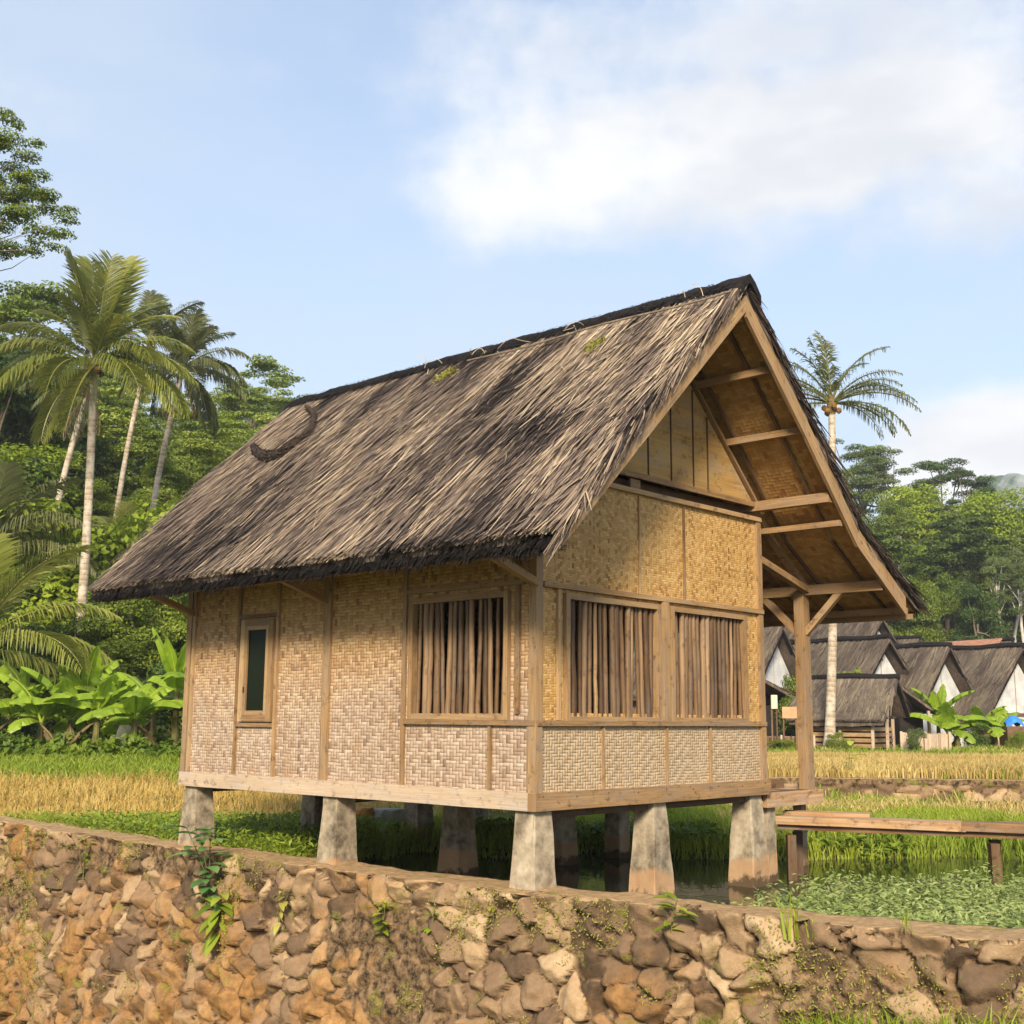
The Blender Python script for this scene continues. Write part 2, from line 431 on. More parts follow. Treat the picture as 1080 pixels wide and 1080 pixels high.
def ground(x, y):
    x = np.asarray(x, float); y = np.asarray(y, float)
    wr = sstep(-2, 4, x)
    left = np.interp(y, [10, 17, 24, 27, 30, 36, 60], [.10, .10, .33, .46, .72, .8, .8])
    right = np.interp(y, [10, 17, 24.5, 24.9, 38, 38.6, 60], [.10, .12, .16, .50, .46, .56, .5])
    h = left * (1 - wr) + right * wr
    h = h + hill(x, y) + (fbm(x * .7, y * .7, 3) - .5) * .10 * sstep(12, 18, y)
    # pond basin
    bank = 15.7 + (vnoise(x * .9, 0 * x, 5) - .5) * .9
    lx = -1.7 - (15.6 - y) * .18 + (vnoise(y * 1.1, 0 * y, 8) - .5) * .5
    p = sstep(.0, .7, bank - y) * sstep(0, .7, x - lx)
    h = h * (1 - p) - .4 * p
    # below the foreground wall: the lower terrace
    s = wall_side(x, y)
    low = -2.4 + 2.05 * sstep(-2.5, 2.6, x) + (fbm(x * .6, y * .6, 9) - .5) * .2
    return np.where(s > .22, h, low)

def gridaxis(parts):
    return np.unique(np.concatenate([np.arange(a, b, s) for a, b, s in parts]))
gx = gridaxis([(-300,-80,20), (-80,-20,2), (-20,14,.25), (14,60,1.5), (60,301,20)])
gy = gridaxis([(-30,4,2), (4,28,.25), (28,60,.8), (60,180,4), (180,501,20)])
GX, GY = np.meshgrid(gx, gy); GZ = ground(GX, GY)
nx, ny = len(gx), len(gy)
idx = np.arange(nx * ny).reshape(ny, nx)
Fq = np.stack([idx[:-1, :-1], idx[:-1, 1:], idx[1:, 1:], idx[1:, :-1]], -1).reshape(-1, 4)
def ground_mat():
    m = Mat('field_soil', .95, .05); x, y, z = m.pos()
    n = m.noise(m.vec(x, y, 0), 1.3, 6, .65); f = m.noise(m.vec(x, y, 0), 9, 5, .7)
    c = m.ramp(f * .5 + n * .5, [(.3, (.035,.03,.012)), (.5, (.10,.085,.03)), (.68, (.18,.145,.05))])
    g = m.ramp(f * .5 + n * .5, [(.3, (.03,.045,.008)), (.5, (.08,.11,.018)), (.7, (.17,.19,.035))])
    c = m.mix(n.sm(.4, .6), c, g)
    gold = m.ramp(f, [(.3, (.25,.18,.06)), (.7, (.52,.40,.15))])
    c = m.mix(y.sm(24.6, 25.2) * y.sm(37, 39).rsub(1) * x.sm(1, 4), c, gold)
    c = m.mix(y.sm(36, 46) * (z.sm(.9, 2.2)), c, m.ramp(f, [(.3, (.015,.03,.008)), (.7, (.06,.10,.02))]))
    c = m.mix((y + n * 2).sm(42, 45) * z.sm(1, 2.5).rsub(1) * x.sm(4, 6), c, m.ramp(f, [(.3, (.16,.12,.07)), (.7, (.34,.27,.16))]))
    c = m.mix(z.sm(-.12, .06).rsub(1) * (y + x * .75).sm(10.6, 11.0), c, (.035,.026,.015))
    m.col(c).bump(f, .05, .8); return m.m
g = MB(); g.add(np.stack([GX, GY, GZ], -1).reshape(-1, 3), Fq)
kind(g.build('ground', ground_mat(), smooth=True), 'structure')

def water_mat():
    m = Mat('pond_water', .04, .6); x, y, z = m.pos()
    n = m.noise(m.vec(x, y, 0), 5, 3, .5); b = m.noise(m.vec(x, y, 0), .8, 3)
    m.col(m.ramp(b, [(.35, (.020,.022,.012)), (.65, (.04,.042,.02))])).bump(n, .006, .35)
    m.b.inputs['IOR'].default_value = 1.33; return m.m
def water_ok():
    # pond sheet with the outline of the basin
    xs = np.linspace(-3.2, 12, 60); lo = np.interp(xs, WP[:, 0], WP[:, 1]) + .36; hi = np.full_like(xs, 16.6)
    m = MB(); V = np.concatenate([np.stack([xs, lo, 0*xs], -1), np.stack([xs, hi, 0*xs], -1)])
    n = len(xs); m.add(V, [(i, i+1, n+i+1, n+i) for i in range(n-1)])
    return m
kind(water_ok().build('water', water_mat()), 'structure')

# distant rocky peak
def peak():
    m = MB(); n = 48; rr = np.linspace(0, 1, 26); V = []
    c = at_y(1046, 512, 420); H = c[2] + 8
    for r in rr:
        for k in range(n):
            th = 2*math.pi*k/n
            rad_ = r * 95 * (1 + .35*float(vnoise(k*.4, r*2, 4)))
            z = H * (1 - r ** 1.5) + (float(fbm(math.cos(th)*3*r+9, math.sin(th)*3*r+9, 6)) - .5) * 26 * min(1, r*6)*(1-r)
            V.append((c[0] + rad_*math.cos(th)*.24, c[1] + rad_*math.sin(th), z - 4))
    F = [(i*n+k, i*n+(k+1)%n, (i+1)*n+(k+1)%n, (i+1)*n+k) for i in range(len(rr)-1) for k in range(n)]
    m.add(V, F)
    t = Mat('peak_rock', .95, .05); x, y, z = t.pos(); q = t.noise(t.vec(x, y, z*.4), .06, 6, .7)
    t.col(t.ramp(q, [(.42, (.10,.14,.08)), (.56, (.30,.32,.30))]))
    kind(m.build('rocky_hill', t.m), 'structure')
peak()

# ------------------------------------------------------------------ foliage helpers
def unit(a): return a / (np.linalg.norm(a, axis=-1, keepdims=True) + 1e-9)
def leaves(mb, P, N, L, W, rnd, fold=.0, D=None):
    """diamond leaves at P, facing N, random in-plane direction (or D)"""
    n = len(P); N = unit(N)
    if D is None: D = R.normal(size=(n, 3))
    D = unit(D - N * (D * N).sum(1)[:, None]); S = np.cross(N, D)
    L = np.broadcast_to(L, (n,))[:, None]; W = np.broadcast_to(W, (n,))[:, None]
    V = np.stack([P - D*L*.5, P - D*L*.02 + S*W*.5 - N*W*fold, P + D*L*.5 - N*L*.12, P - D*L*.02 - S*W*.5 - N*W*fold], 1).reshape(-1, 3)
    mb.add(V, np.arange(n*4).reshape(n, 4), rnd)
def blades(mb, P, h, w, lean, rnd, az=None):
    """grass blades bending over: quad + triangle"""
    n = len(P); az = R.random(n)*2*math.pi if az is None else az
    d = np.stack([np.cos(az), np.sin(az), 0*az], -1); s = np.stack([-np.sin(az), np.cos(az), 0*az], -1)
    fa = R.random(n)*2*math.pi; s = np.stack([np.cos(fa), np.sin(fa), 0*fa], -1)
    h = np.broadcast_to(h, (n,))[:, None]; w = np.broadcast_to(w, (n,))[:, None]; lean = np.broadcast_to(lean, (n,))[:, None]
    Z = np.array([0, 0, 1.0])
    m = P + Z*h*.6 + d*lean*h*.3; t = P + Z*h*(1 - lean*.25) + d*lean*h
    V = np.stack([P - s*w/2, P + s*w/2, m + s*w*.4, m - s*w*.4, t], 1).reshape(-1, 3)
    b = np.arange(n)*5
    rnd = np.broadcast_to(rnd, (n,))
    k = mb.n
    mb.add(V, np.stack([b, b+1, b+2, b+3], -1), rnd)
    mb.v.append(np.zeros((0, 3)))
    mb.polys.append(np.stack([b+3, b+2, b+4], -1) + k); mb.rnd.append(rnd.copy()); mb.uv.append(np.zeros((n*3, 2)))

def crown(mb, clumps, leaf, dens, zflat=.75, up_bias=.25, var=.5):
    """leaf-clump crown: every clump is a ragged ellipsoid shell of leaves"""
    for (c, r) in clumps:
        n = int(dens * r * r) + 12
        d = unit(R.normal(size=(n, 3))); d[:, 2] = np.where(d[:, 2] < -.35, -d[:, 2], d[:, 2])
        lump = .72 + .45 * fbm(d[:, 0]*2.3 + c[0]*3, d[:, 1]*2.3 + d[:, 2]*2 + c[1], 2, 3)
        q = R.random(n) ** .35 * lump
        P = np.array(c) + d * r * q[:, None] * np.array([1, 1, zflat])
        N = d + R.normal(size=(n, 3))*.55 + np.array([0, 0, up_bias])
        L = leaf * (.6 + .8*R.random(n))
        base = R.random()
        rnd = np.clip(.15 + .35*base + var*(R.random(n) - .2) * .8 , 0, 1)
        leaves(mb, P, N, L, L*.55, rnd)
def limb_pts(a, b, sag=.0, n=5, wob=.05):
    a = np.array(a, float); b = np.array(b, float); t = np.linspace(0, 1, n)[:, None]
    L = np.linalg.norm(b - a)
    P = a + (b - a)*t; P[:, 2] += (sag * L * np.sin(np.pi*t[:, 0]))
    P[1:-1] += R.normal(size=(n-2, 3))*wob*L*.4
    return P

LK = .62
def tree_arrays(kind_, seed):
    """returns (trunk MB, crown MB, height) of one tree about its natural size (10 m or so)"""
    global R
    keep = R; R = np.random.default_rng(seed)
    t = MB(); c = MB()
    if kind_ == 'round':            # dense bushy broadleaf, 10 m
        H = 10; t.tube(limb_pts((0,0,0), (.3,0,6), 0, 6, .03), np.linspace(.28,.14,6))
        cl = []
        for k in range(26):
            a = R.random()*6.28; z = 2.2 + 6.6*R.random(); rr = 2.9*math.sqrt(max(.05, 1 - ((z-5.2)/4.6)**2))*(.55+.45*R.random())
            p = np.array([rr*math.cos(a), rr*math.sin(a), z]); cl.append((p, 1.0 + .75*R.random()))
            if k % 3 == 0: t.tube(limb_pts((0,0,3+R.random()*2.5), p, .05, 4), [.1,.07,.05,.03], 5)
        cl.append(((0,0,8.8), 1.3))
        crown(c, cl, .34*LK, 120/LK**2)
    elif kind_ == 'tall':           # tall bare pale trunk with a high loose crown, 14 m
        H = 14; t.tube(limb_pts((0,0,0), (.4,.1,11), 0, 7, .02), np.linspace(.24,.12,7))
        cl = []
        for k in range(20):
            a = R.random()*6.28; z = 8.6 + 5*R.random(); rr = 2.5*(.3+.7*R.random())*(1 - abs(z-10.6)/5)
            p = np.array([.3 + rr*math.cos(a), rr*math.sin(a), z]); cl.append((p, .75 + .6*R.random()))
            if k % 2 == 0: t.tube(limb_pts((.3,.05,7.5+R.random()*2.5), p, .03, 4), [.09,.07,.05,.03], 5)
        crown(c, cl, .30*LK, 110/LK**2, .6)
    elif kind_ == 'umbrella':       # flat layered albizia-like, 13 m
        H = 13; t.tube(limb_pts((0,0,0), (-.3,.1,8.5), 0, 7, .03), np.linspace(.26,.14,7))
        cl = []
        for k in range(26):
            a = R.random()*6.28; z = [9.0, 10.6, 12.2][k % 3] + .5*R.normal(); rr = [4.2, 3.6, 2.2][k % 3]*math.sqrt(R.random())
            p = np.array([rr*math.cos(a), rr*math.sin(a), z]); cl.append((p, .9 + .6*R.random()))
            if k % 2 == 0: t.tube(limb_pts((-.25,.1,6.5+1.5*R.random()), p + [0,0,-.2], -.02, 5), [.11,.09,.07,.05,.03], 5)
        crown(c, cl, .27*LK, 130/LK**2, .30, .7)
    elif kind_ == 'conifer':        # narrow dark column, 9 m
        H = 9; t.tube([(0,0,0),(0,0,8.5)], [.2,.04])
        cl = []
        for k in range(40):
            z = .8 + 8*(k/40); rr = 1.35*(1 - z/9.6)*(.4 + .7*R.random()); a = R.random()*6.28
            cl.append((np.array([rr*math.cos(a), rr*math.sin(a), z]), .42 + .3*(1 - z/9)))
        crown(c, cl, .22*LK, 480/LK**2, 1.1, .1)
    elif kind_ == 'feather':        # plumes of fine pale leaves (bamboo-like), 8 m
        H = 8; cl = []
        for k in range(24):
            a = R.random()*6.28; top = np.array([1.6*math.cos(a)*R.random(), 1.6*math.sin(a)*R.random(), 5 + 2.7*R.random()])
            t.tube(limb_pts((.25*math.cos(a), .25*math.sin(a), 0), top, .05, 5, .02), [.05,.045,.04,.03,.015], 5)
            for f in (.35, .6, .8, 1):
                cl.append((top*f + [0, 0, 0], .5 + .55*f))
        crown(c, cl, .26*LK, 130/LK**2, .9, .2)
    elif kind_ == 'shrub':          # low bush, 2.4 m
        H = 2.4
        for k in range(6):
            a = R.random()*6.28; t.tube(limb_pts((0,0,0), (.7*math.cos(a), .7*math.sin(a), 1.5), .05, 4), [.05,.04,.03,.02], 5)
        cl = [(np.array([.95*math.cos(a)*q, .95*math.sin(a)*q, .45 + 1.5*z]), .4 + .3*R.random()) for a, q, z in zip(R.random(20)*6.28, R.random(20), R.random(20))]
        crown(c, cl, .17*LK, 420/LK**2, .8)
    R = keep
    return t, c, H

LM = dict(round=M_leaf, tall=M_leaf, umbrella=M_leaf_olive, conifer=M_leaf_blue, feather=M_leaf_lime, shrub=M_leaf)
KN = dict(round='broadleaf_tree', tall='tall_tree', umbrella='umbrella_tree', conifer='conifer_tree', feather='bamboo_clump', shrub='shrub')
PROTO = {}
def proto(k, seed, mat=None, bark_=None):
    key = (k, seed, mat.name if mat else '', bark_.name if bark_ else '')
    if key not in PROTO:
        t, c, H = tree_arrays(k, seed)
        to = t.build('trunk', bark_ or (M_barkpale if k == 'tall' else M_bark), smooth=True); co = c.build('crown', mat or LM[k])
        C.objects.unlink(to); C.objects.unlink(co)
        PROTO[key] = (to.data, co.data, H)
    return PROTO[key]
def tree(k, seed, u, vtop, D, label, mat=None, wide=1.0, group=None, cat='tree', name=None, x=None, rz=None, bark_=None):
    """stand a tree on the terrain so that its top shows at (u, vtop) when seen D metres ahead"""
    td, cdt, H = proto(k, seed, mat, bark_)
    p = at_y(u, vtop, D); gz = float(ground(p[0], p[1])) - .05
    s = max(.25, (p[2] - gz) / H)
    r = thing(name or KN[k], label, cat, (p[0], p[1], gz), R.random()*6.28 if rz is None else rz, group)
    r.scale = (s*wide, s*wide, s)
    for nm, d in (('trunk', td), ('crown', cdt)):
        o = bpy.data.objects.new(nm, d); C.objects.link(o); o.parent = r
    return r
def forest(name, items, mat, leafk=1.0):
    """a far wood that reads as one mass: one object"""
    global LK
    LK = leafk; c = MB(); cache = {}
    for (k, seed, x, y, s, wide) in items:
        if (k, seed) not in cache:
            _, cc, H = tree_arrays(k, seed); cache[(k, seed)] = (np.concatenate(cc.v), [p for p in cc.polys], np.concatenate(cc.rnd), H)
        V, polys, rr, H = cache[(k, seed)]
        a = R.random()*6.28; ca, sa = math.cos(a), math.sin(a)
        W = np.stack([V[:,0]*ca - V[:,1]*sa, V[:,0]*sa + V[:,1]*ca, V[:,2]], -1) * np.array([s*wide, s*wide, s]) + np.array([x, y, float(ground(x, y)) - .2])
        c.v.append(W); sh = (R.random() - .5)*.5
        c.polys.append(np.concatenate(polys) + c.n); c.rnd.append(np.clip(rr + sh, 0, 1)); c.uv.append(np.zeros((len(rr)*4, 2)))
        c.n += len(W)
    LK = .62
    return kind(c.build(name, mat), 'stuff')

# ------------------------------------------------------------------ the hut (local axes: x along the gable, y along the long side, z=0 underside of the sill beam)
W, L = 3.566, 5.17
hut = thing('bamboo_hut', 'woven bamboo hut with a steep thatched roof standing on tapered concrete piles over the pond', 'hut', tuple(HO), YAW)
OF, OB, XR = .96, .78, 1.88            # front overhang, rear overhang, ridge x
ZR, EL, ZEL = 4.86, -.82, 2.17
RPROF = [(1.88, 4.86), (3.0, 3.83), (4.0, 2.82), (4.7, 2.42), (5.38, 2.10)]
def zl(x): return ZR - (ZR - ZEL) * (XR - x) / (XR - EL)
def zr_(x): return np.interp(x, [p[0] for p in RPROF], [p[1] for p in RPROF])
def ztop(x): return np.where(np.asarray(x) < XR, zl(np.asarray(x)), zr_(x))

# sill beams, floor, posts
b = MB()
b.beam((-.015, -.03, .074), (-.015, L+.03, .074), .09, .148, rnd=.62)
b.build('sill_beam', M_wood_pale, hut)
b = MB(); b.beam((-.06, -.015, .074), (W+.05, -.015, .074), .09, .146, rnd=.42)
for k in range(9):
    x = .03 + k*(W-.1)/8; b.tube([(x, -.055, .118 - .012*(k % 2)), (x, -.066, .118 - .012*(k % 2))], .008, 6, 0)
b.build('sill_beam', M_wood, hut)
b = MB()
b.beam((W, 0, .07), (W, L, .07), .09, .13); b.build('sill_beam', M_wood_dark, hut)
b = MB(); b.beam((0, L, .072), (W, L, .072), .09, .13); b.build('sill_beam', M_wood_dark, hut)
for k in range(6):
    b = MB(); b.beam((.03, .5 + k*.84, .05), (W+1.2, .5 + k*.84, .05), .08, .10); b.build('floor_joist', M_wood_dark, hut)
b = MB(); b.box((.03, .03, .11), (W-.03, L-.03, .14)); b.build('floor', M_wood_dark, hut)
for (x, y, z1) in ((.0, 0, 2.62), (0, L, 2.62), (W-.03, .0, 2.86), (W-.03, L, 2.86), (0, 2.72, 2.6)):
    b = MB(); b.beam((x, y, .14), (x, y, z1), .085, .085, (0, 1, 0), .55); b.build('corner_post' if y in (0, L) else 'wall_post', M_wood, hut)

# long side wall with two openings
def wall_cells(mb, cuts_u, cuts_v, holes, fn):
    for i in range(len(cuts_u)-1):
        for j in range(len(cuts_v)-1):
            if (i, j) in holes: continue
            fn(cuts_u[i], cuts_v[j], cuts_u[i+1], cuts_v[j+1])
YB, YW1, YW0 = 1.60, 1.466, .323
b = MB()
def sidecell(u0, v0, u1, v1): b.box((-.012, u0, v0), (.014, u1, v1))
wall_cells(b, [.02, YW0-.02, YW1+.02, YB], [.73, .79, 1.785, 2.66], {(1, 1)}, sidecell)
wall_cells(b, [YB, 3.60, 4.14, L-.02], [.145, .70, 1.76, 2.66], {(1, 1)}, sidecell)
b.build('side_wall_panel', M_weave_side, hut)
b = MB(); b.box((-.012, .02, .145), (.014, YB, .73)); b.build('side_wall_panel', M_weave_side, hut)
# battens on the long side
def vb(y, z0, z1, w=.042, t=.03, x=-.022):
    m = MB(); m.beam((x, y, z0), (x, y, z1), t, w, (0, 1, 0)); m.build('batten', M_wood, hut)
vb(L-.085, .148, 2.6, .05); vb(4.225, .148, 2.6); vb(3.545, .148, 2.6); vb(2.765, .148, 2.6, .05); vb(1.60, .148, 2.6, .05)
vb(.50, .148, .70, .035); vb(.04, .148, .70, .05, .034); vb(.185, .79, 2.5, .05)
b = MB(); b.beam((-.03, -.03, .715), (-.03, YB-.03, .715), .045, .045); b.build('sill_rail', M_wood, hut)
for ya, yb_, z in ((3.565, 4.20, .665), (3.565, 4.20, 1.80), (.1, YB-.03, 1.90)):
    b = MB(); b.beam((-.026, ya, z), (-.026, yb_, z), .038, .038); b.build('batten', M_wood, hut)

# gable wall
b = MB()
def gcell(u0, v0, u1, v1): b.box((u0, -.012, v0), (u1, .014, v1))
xa, xb, xc, xd = .387, 1.671, 1.944, 3.182
wall_cells(b, [.03, xa-.02, xb+.02, xc-.02, xd+.02, W-.01], [.73, .80, 1.79, 1.90], {(1, 1), (3, 1)}, gcell)
V = [(.03, 1.905), (W-.01, 1.905), (W-.01, 2.85), (.22, 2.85), (.03, 2.64)]
P = [(x, -.012, z) for x, z in V] + [(x, .014, z) for x, z in V]
b.add(P, [(0, 1, 2, 3, 4)]); b.add(P, [(9, 8, 7, 6, 5)])
b.build('gable_wall_panel', M_weave_gable, hut)
b = MB(); b.box((.03, -.012, .145), (W-.01, .014, .73)); b.build('gable_wall_panel', M_weave_pale, hut)
V = [(1.0, 3.02), (3.50, 3.02), (1.95, 4.50), (.55, 3.17), (.45, 3.02)]
V = [(.42, 3.02), (3.50, 3.02), (1.95, 4.47)]
b = MB(); P = [(x, -.010, z) for x, z in V] + [(x, .014, z) for x, z in V]
b.add(P, [(0, 1, 2)]); b.add(P, [(5, 4, 3)]); b.build('gable_triangle', M_plank_gable, hut)
def gv(x, z0, z1, w=.035, t=.026):
    m = MB(); m.beam((x, -.024, z0), (x, -.024, z1), w, t, (0, 1, 0)); m.build('batten', M_wood, hut)
for x in (.873, 1.832, 2.559): gv(x, .148, .70, .028, .02)
gv(W-.03, .148, .70, .05); gv(W-.028, .74, 1.86, .05); gv(W-.03, 1.91, 2.83, .035)
gv(.27, .74, 1.86, .04)
for x in (1.435, 2.162): gv(x, 1.905, 2.83, .02, .016)
for x, z1 in ((1.20, 3.70), (1.60, 4.1), (1.98, 4.42), (2.362, 4.06), (2.62, 3.82)):
    b = MB(); b.beam((x, -.016, 3.04), (x, -.016, z1), .012, .012, (0, 1, 0), 0); b.build('cover_strip', M_wood_dark, hut)
for xa_, z in ((-.03, .715), (.05, 1.88), (.15, 2.865)):
    b = MB(); b.beam((xa_, -.034, z), (W+.01, -.034, z), .045, .045); b.build('rail', M_wood, hut)
b = MB(); b.beam((.45, -.03, 3.02), (W-.04, -.03, 3.02), .036, .055, rnd=.5)
b.beam((3.54, -.026, 3.02), (1.97, -.026, 4.50), .03, .05, (0, 1, 0), .4); b.beam((1.3, -.02, 2.93), (1.45, -.02, 2.93), .02, .10, rnd=.3)
b.build('gable_trim', M_wood, hut)
b = MB(); b.beam((.2, .12, 2.94), (W-.1, .12, 2.94), .05, .12); b.build('tie_beam', M_wood_dark, hut)

# far walls: rear gable and the unseen porch side, a doorway added to let light in
b = MB(); b.box((.04, L-.014, .14), (W-.04, L+.012, 2.85))
b.add([(.25, L, 2.85), (W-.05, L, 2.85), (1.95, L, 4.45)], [(0, 1, 2)]); b.build('rear_wall_panel', M_weave_side, hut)
b = MB()
def pcell(u0, v0, u1, v1): b.box((W-.012, u0, v0), (W+.012, u1, v1))
wall_cells(b, [.04, .8, 1.7, 2.6, 3.6, L-.04], [.14, .95, 1.75, 2.0, 2.84], {(1, 0), (1, 1), (3, 1)}, pcell)  # openings put in so daylight shows through the window bars
b.build('porch_wall_panel', M_weave_gable, hut)
b = MB(); b.beam((W-.012, .76, .14), (W-.012, .76, 2.0), .05, .06, (0,1,0)); b.beam((W-.012, 1.74, .14), (W-.012, 1.74, 2.0), .05, .06, (0,1,0)); b.beam((W-.012, .73, 2.03), (W-.012, 1.77, 2.03), .06, .06)
b.build('added_door_frame', M_wood, hut)  # frame of the added doorway
b = MB(); b.box((.05, .05, 2.66), (W-.05, L-.05, 2.69)); b.build('inner_ceiling', M_wood_dark, hut)

# barred windows
def barred(plane, u0, u1, z0, z1, n, seed, fw_=.05):
    rr = np.random.default_rng(seed)
    f = MB()
    def P(u, z, o=0.0): return (u, -.02 + o, z) if plane == 'g' else (-.02 + o, u, z)
    upv = (0, 1, 0) if plane == 'g' else (1, 0, 0)
    def bm(a, b_, w, t, rn): f.beam(P(*a), P(*b_), w, t, upv, rn)
    bm((u0-fw_/2, z0-fw_), (u0-fw_/2, z1+fw_), fw_, .07, .6); bm((u1+fw_/2, z0-fw_), (u1+fw_/2, z1+fw_), fw_, .07, .45)
    bm((u0, z0-fw_/2), (u1, z0-fw_/2), fw_, .068, .6); bm((u0, z1+fw_/2), (u1, z1+fw_/2), fw_, .068, .5)
    w = f.build('window', M_wood, hut)
    pitch = (u1 - u0) / n
    for k in range(n):
        q = MB(); uc = u0 + (k + .5 + (rr.random() - .5)*.45)*pitch; tl = (rr.random() - .5)*.5*pitch; r_ = .5*pitch*(.50 + .38*rr.random())
        zz = np.linspace(z0-.01, z1+.01, 7); pts = []
        wob = rr.normal(size=7)*.0028; wob[0] *= .3
        for z, e in zip(zz, wob):
            pts.append(P(uc + tl*((z-z0)/(z1-z0)-.5)*2 + e, z, .022 + .006*math.sin(k*2.1)))
        q.tube(pts, np.linspace(r_*1.06, r_*.9, 7)*(1 + rr.normal(size=7)*.03), 7, rr.random())
        q.build('window_bar', M_bar, w, smooth=True)
    return w
barred('g', xa, xb, .772, 1.774, 17, 1); barred('g', xc, xd, .772, 1.774, 17, 2); barred('s', YW0, YW1, .787, 1.783, 15, 3)
b = MB(); b.beam((1.807, -.03, .74), (1.807, -.03, 1.86), .10, .05, (0, 1, 0), .6); b.build('mullion', M_wood, hut)
# narrow glazed window
b = MB()
for a, c_, w in (((4.115, .70), (4.115, 1.765), .075), ((3.625, .70), (3.625, 1.765), .075)): b.beam((-.03, a[0], a[1]), (-.03, c_[0], c_[1]), w, .06, (1, 0, 0))
b.beam((-.03, 3.66, .735), (-.03, 4.08, .735), .06, .07); b.beam((-.03, 3.66, 1.73), (-.03, 4.08, 1.73), .06, .07)
nw = b.build('narrow_window', M_wood, hut)
b = MB()
b.beam((-.04, 4.055, .77), (-.04, 4.055, 1.695), .045, .03, (1,0,0)); b.beam((-.04, 3.685, .77), (-.04, 3.685, 1.695), .045, .03, (1,0,0))
b.beam((-.04, 3.71, .79), (-.04, 4.03, .79), .03, .045); b.beam((-.04, 3.71, 1.675), (-.04, 4.03, 1.675), .03, .045)
b.build('sash', M_wood, nw)
b = MB(); b.box((-.034, 3.70, .80), (-.028, 4.04, 1.67)); b.build('pane', M_glass, nw)
b = MB(); b.tube([(-.06, 4.06, 1.0), (-.06, 4.06, 1.06)], .008, 6); b.build('hinge', M_nail, nw)

# piles
def pile(x, y, top, bot, z0, z1=0.0, ch=.07, jit=.01, name='pile'):
    m = MB(); n = 7; rings = []
    for i in range(n):
        t = i/(n-1); w = bot + (top - bot)*t; q = w*ch*.5
        ring = [(-w/2+q, -w/2), (w/2-q, -w/2), (w/2, -w/2+q), (w/2, w/2-q), (w/2-q, w/2), (-w/2+q, w/2), (-w/2, w/2-q), (-w/2, -w/2+q)]
        rings.append([(x + a + R.normal()*jit*.5, y + c_ + R.normal()*jit*.5, z0 + (z1 - z0)*t) for a, c_ in ring])
    V = np.array(rings).reshape(-1, 3); F = [(i*8+k, i*8+(k+1) % 8, i*8+8+(k+1) % 8, i*8+8+k) for i in range(n-1) for k in range(8)]
    m.add(V, F); m.add(V[-8:], [tuple(range(8))]); m.add(V[:8][::-1], [tuple(range(8))])
    return m.build(name, M_pile, hut)
for x in (.09, 1.73, 3.40):
    for y in (.10, 2.62, 5.02):
        pile(x, y, .215, .365, -1.3)
for x, y, t, bt in ((3.80, .14, .15, .21), (4.45, 2.6, .19, .28), (4.45, 5.0, .19, .28), (4.72, .25, .10, .13)):
    pile(x, y, t, bt, -1.3, -.15)
for y in (.10, 2.62, 5.02):
    b = MB(); b.beam((.1, y, -.03), (W+1.15, y, -.03), .10, .08); b.build('bearer', M_wood_dark, hut)

# porch: deck, post, braces
b = MB(); b.beam((W+.055, .02, -.066), (4.80, .02, -.066), .05, .148, rnd=.75); b.build('deck_fascia', M_bridge, hut)
for k in range(6):
    x = W + .06 + .1 + k*.203; b = MB(); b.beam((x, .05, -.01), (x, L, -.01), .197, .026); b.build('deck_board', M_bridge, hut)
b = MB(); b.beam((4.775, .05, -.08), (4.775, L, -.08), .05, .11); b.build('deck_joist', M_wood, hut)
for y in (.09, 2.6, 5.0):
    b = MB(); b.beam((4.62, y, .004), (4.62, y, 2.18), .125, .125, (0, 1, 0), .45); b.build('porch_post', M_wood, hut)
for y, sg in ((.09, 1), (.09, -1), (2.6, 1), (2.6, -1), (5.0, -1)):
    b = MB(); b.beam((4.62, y + sg*.05, 1.72), (4.62, y + sg*.52, 2.19), .07, .07, (1, 0, 0)); b.build('brace', M_wood, hut)

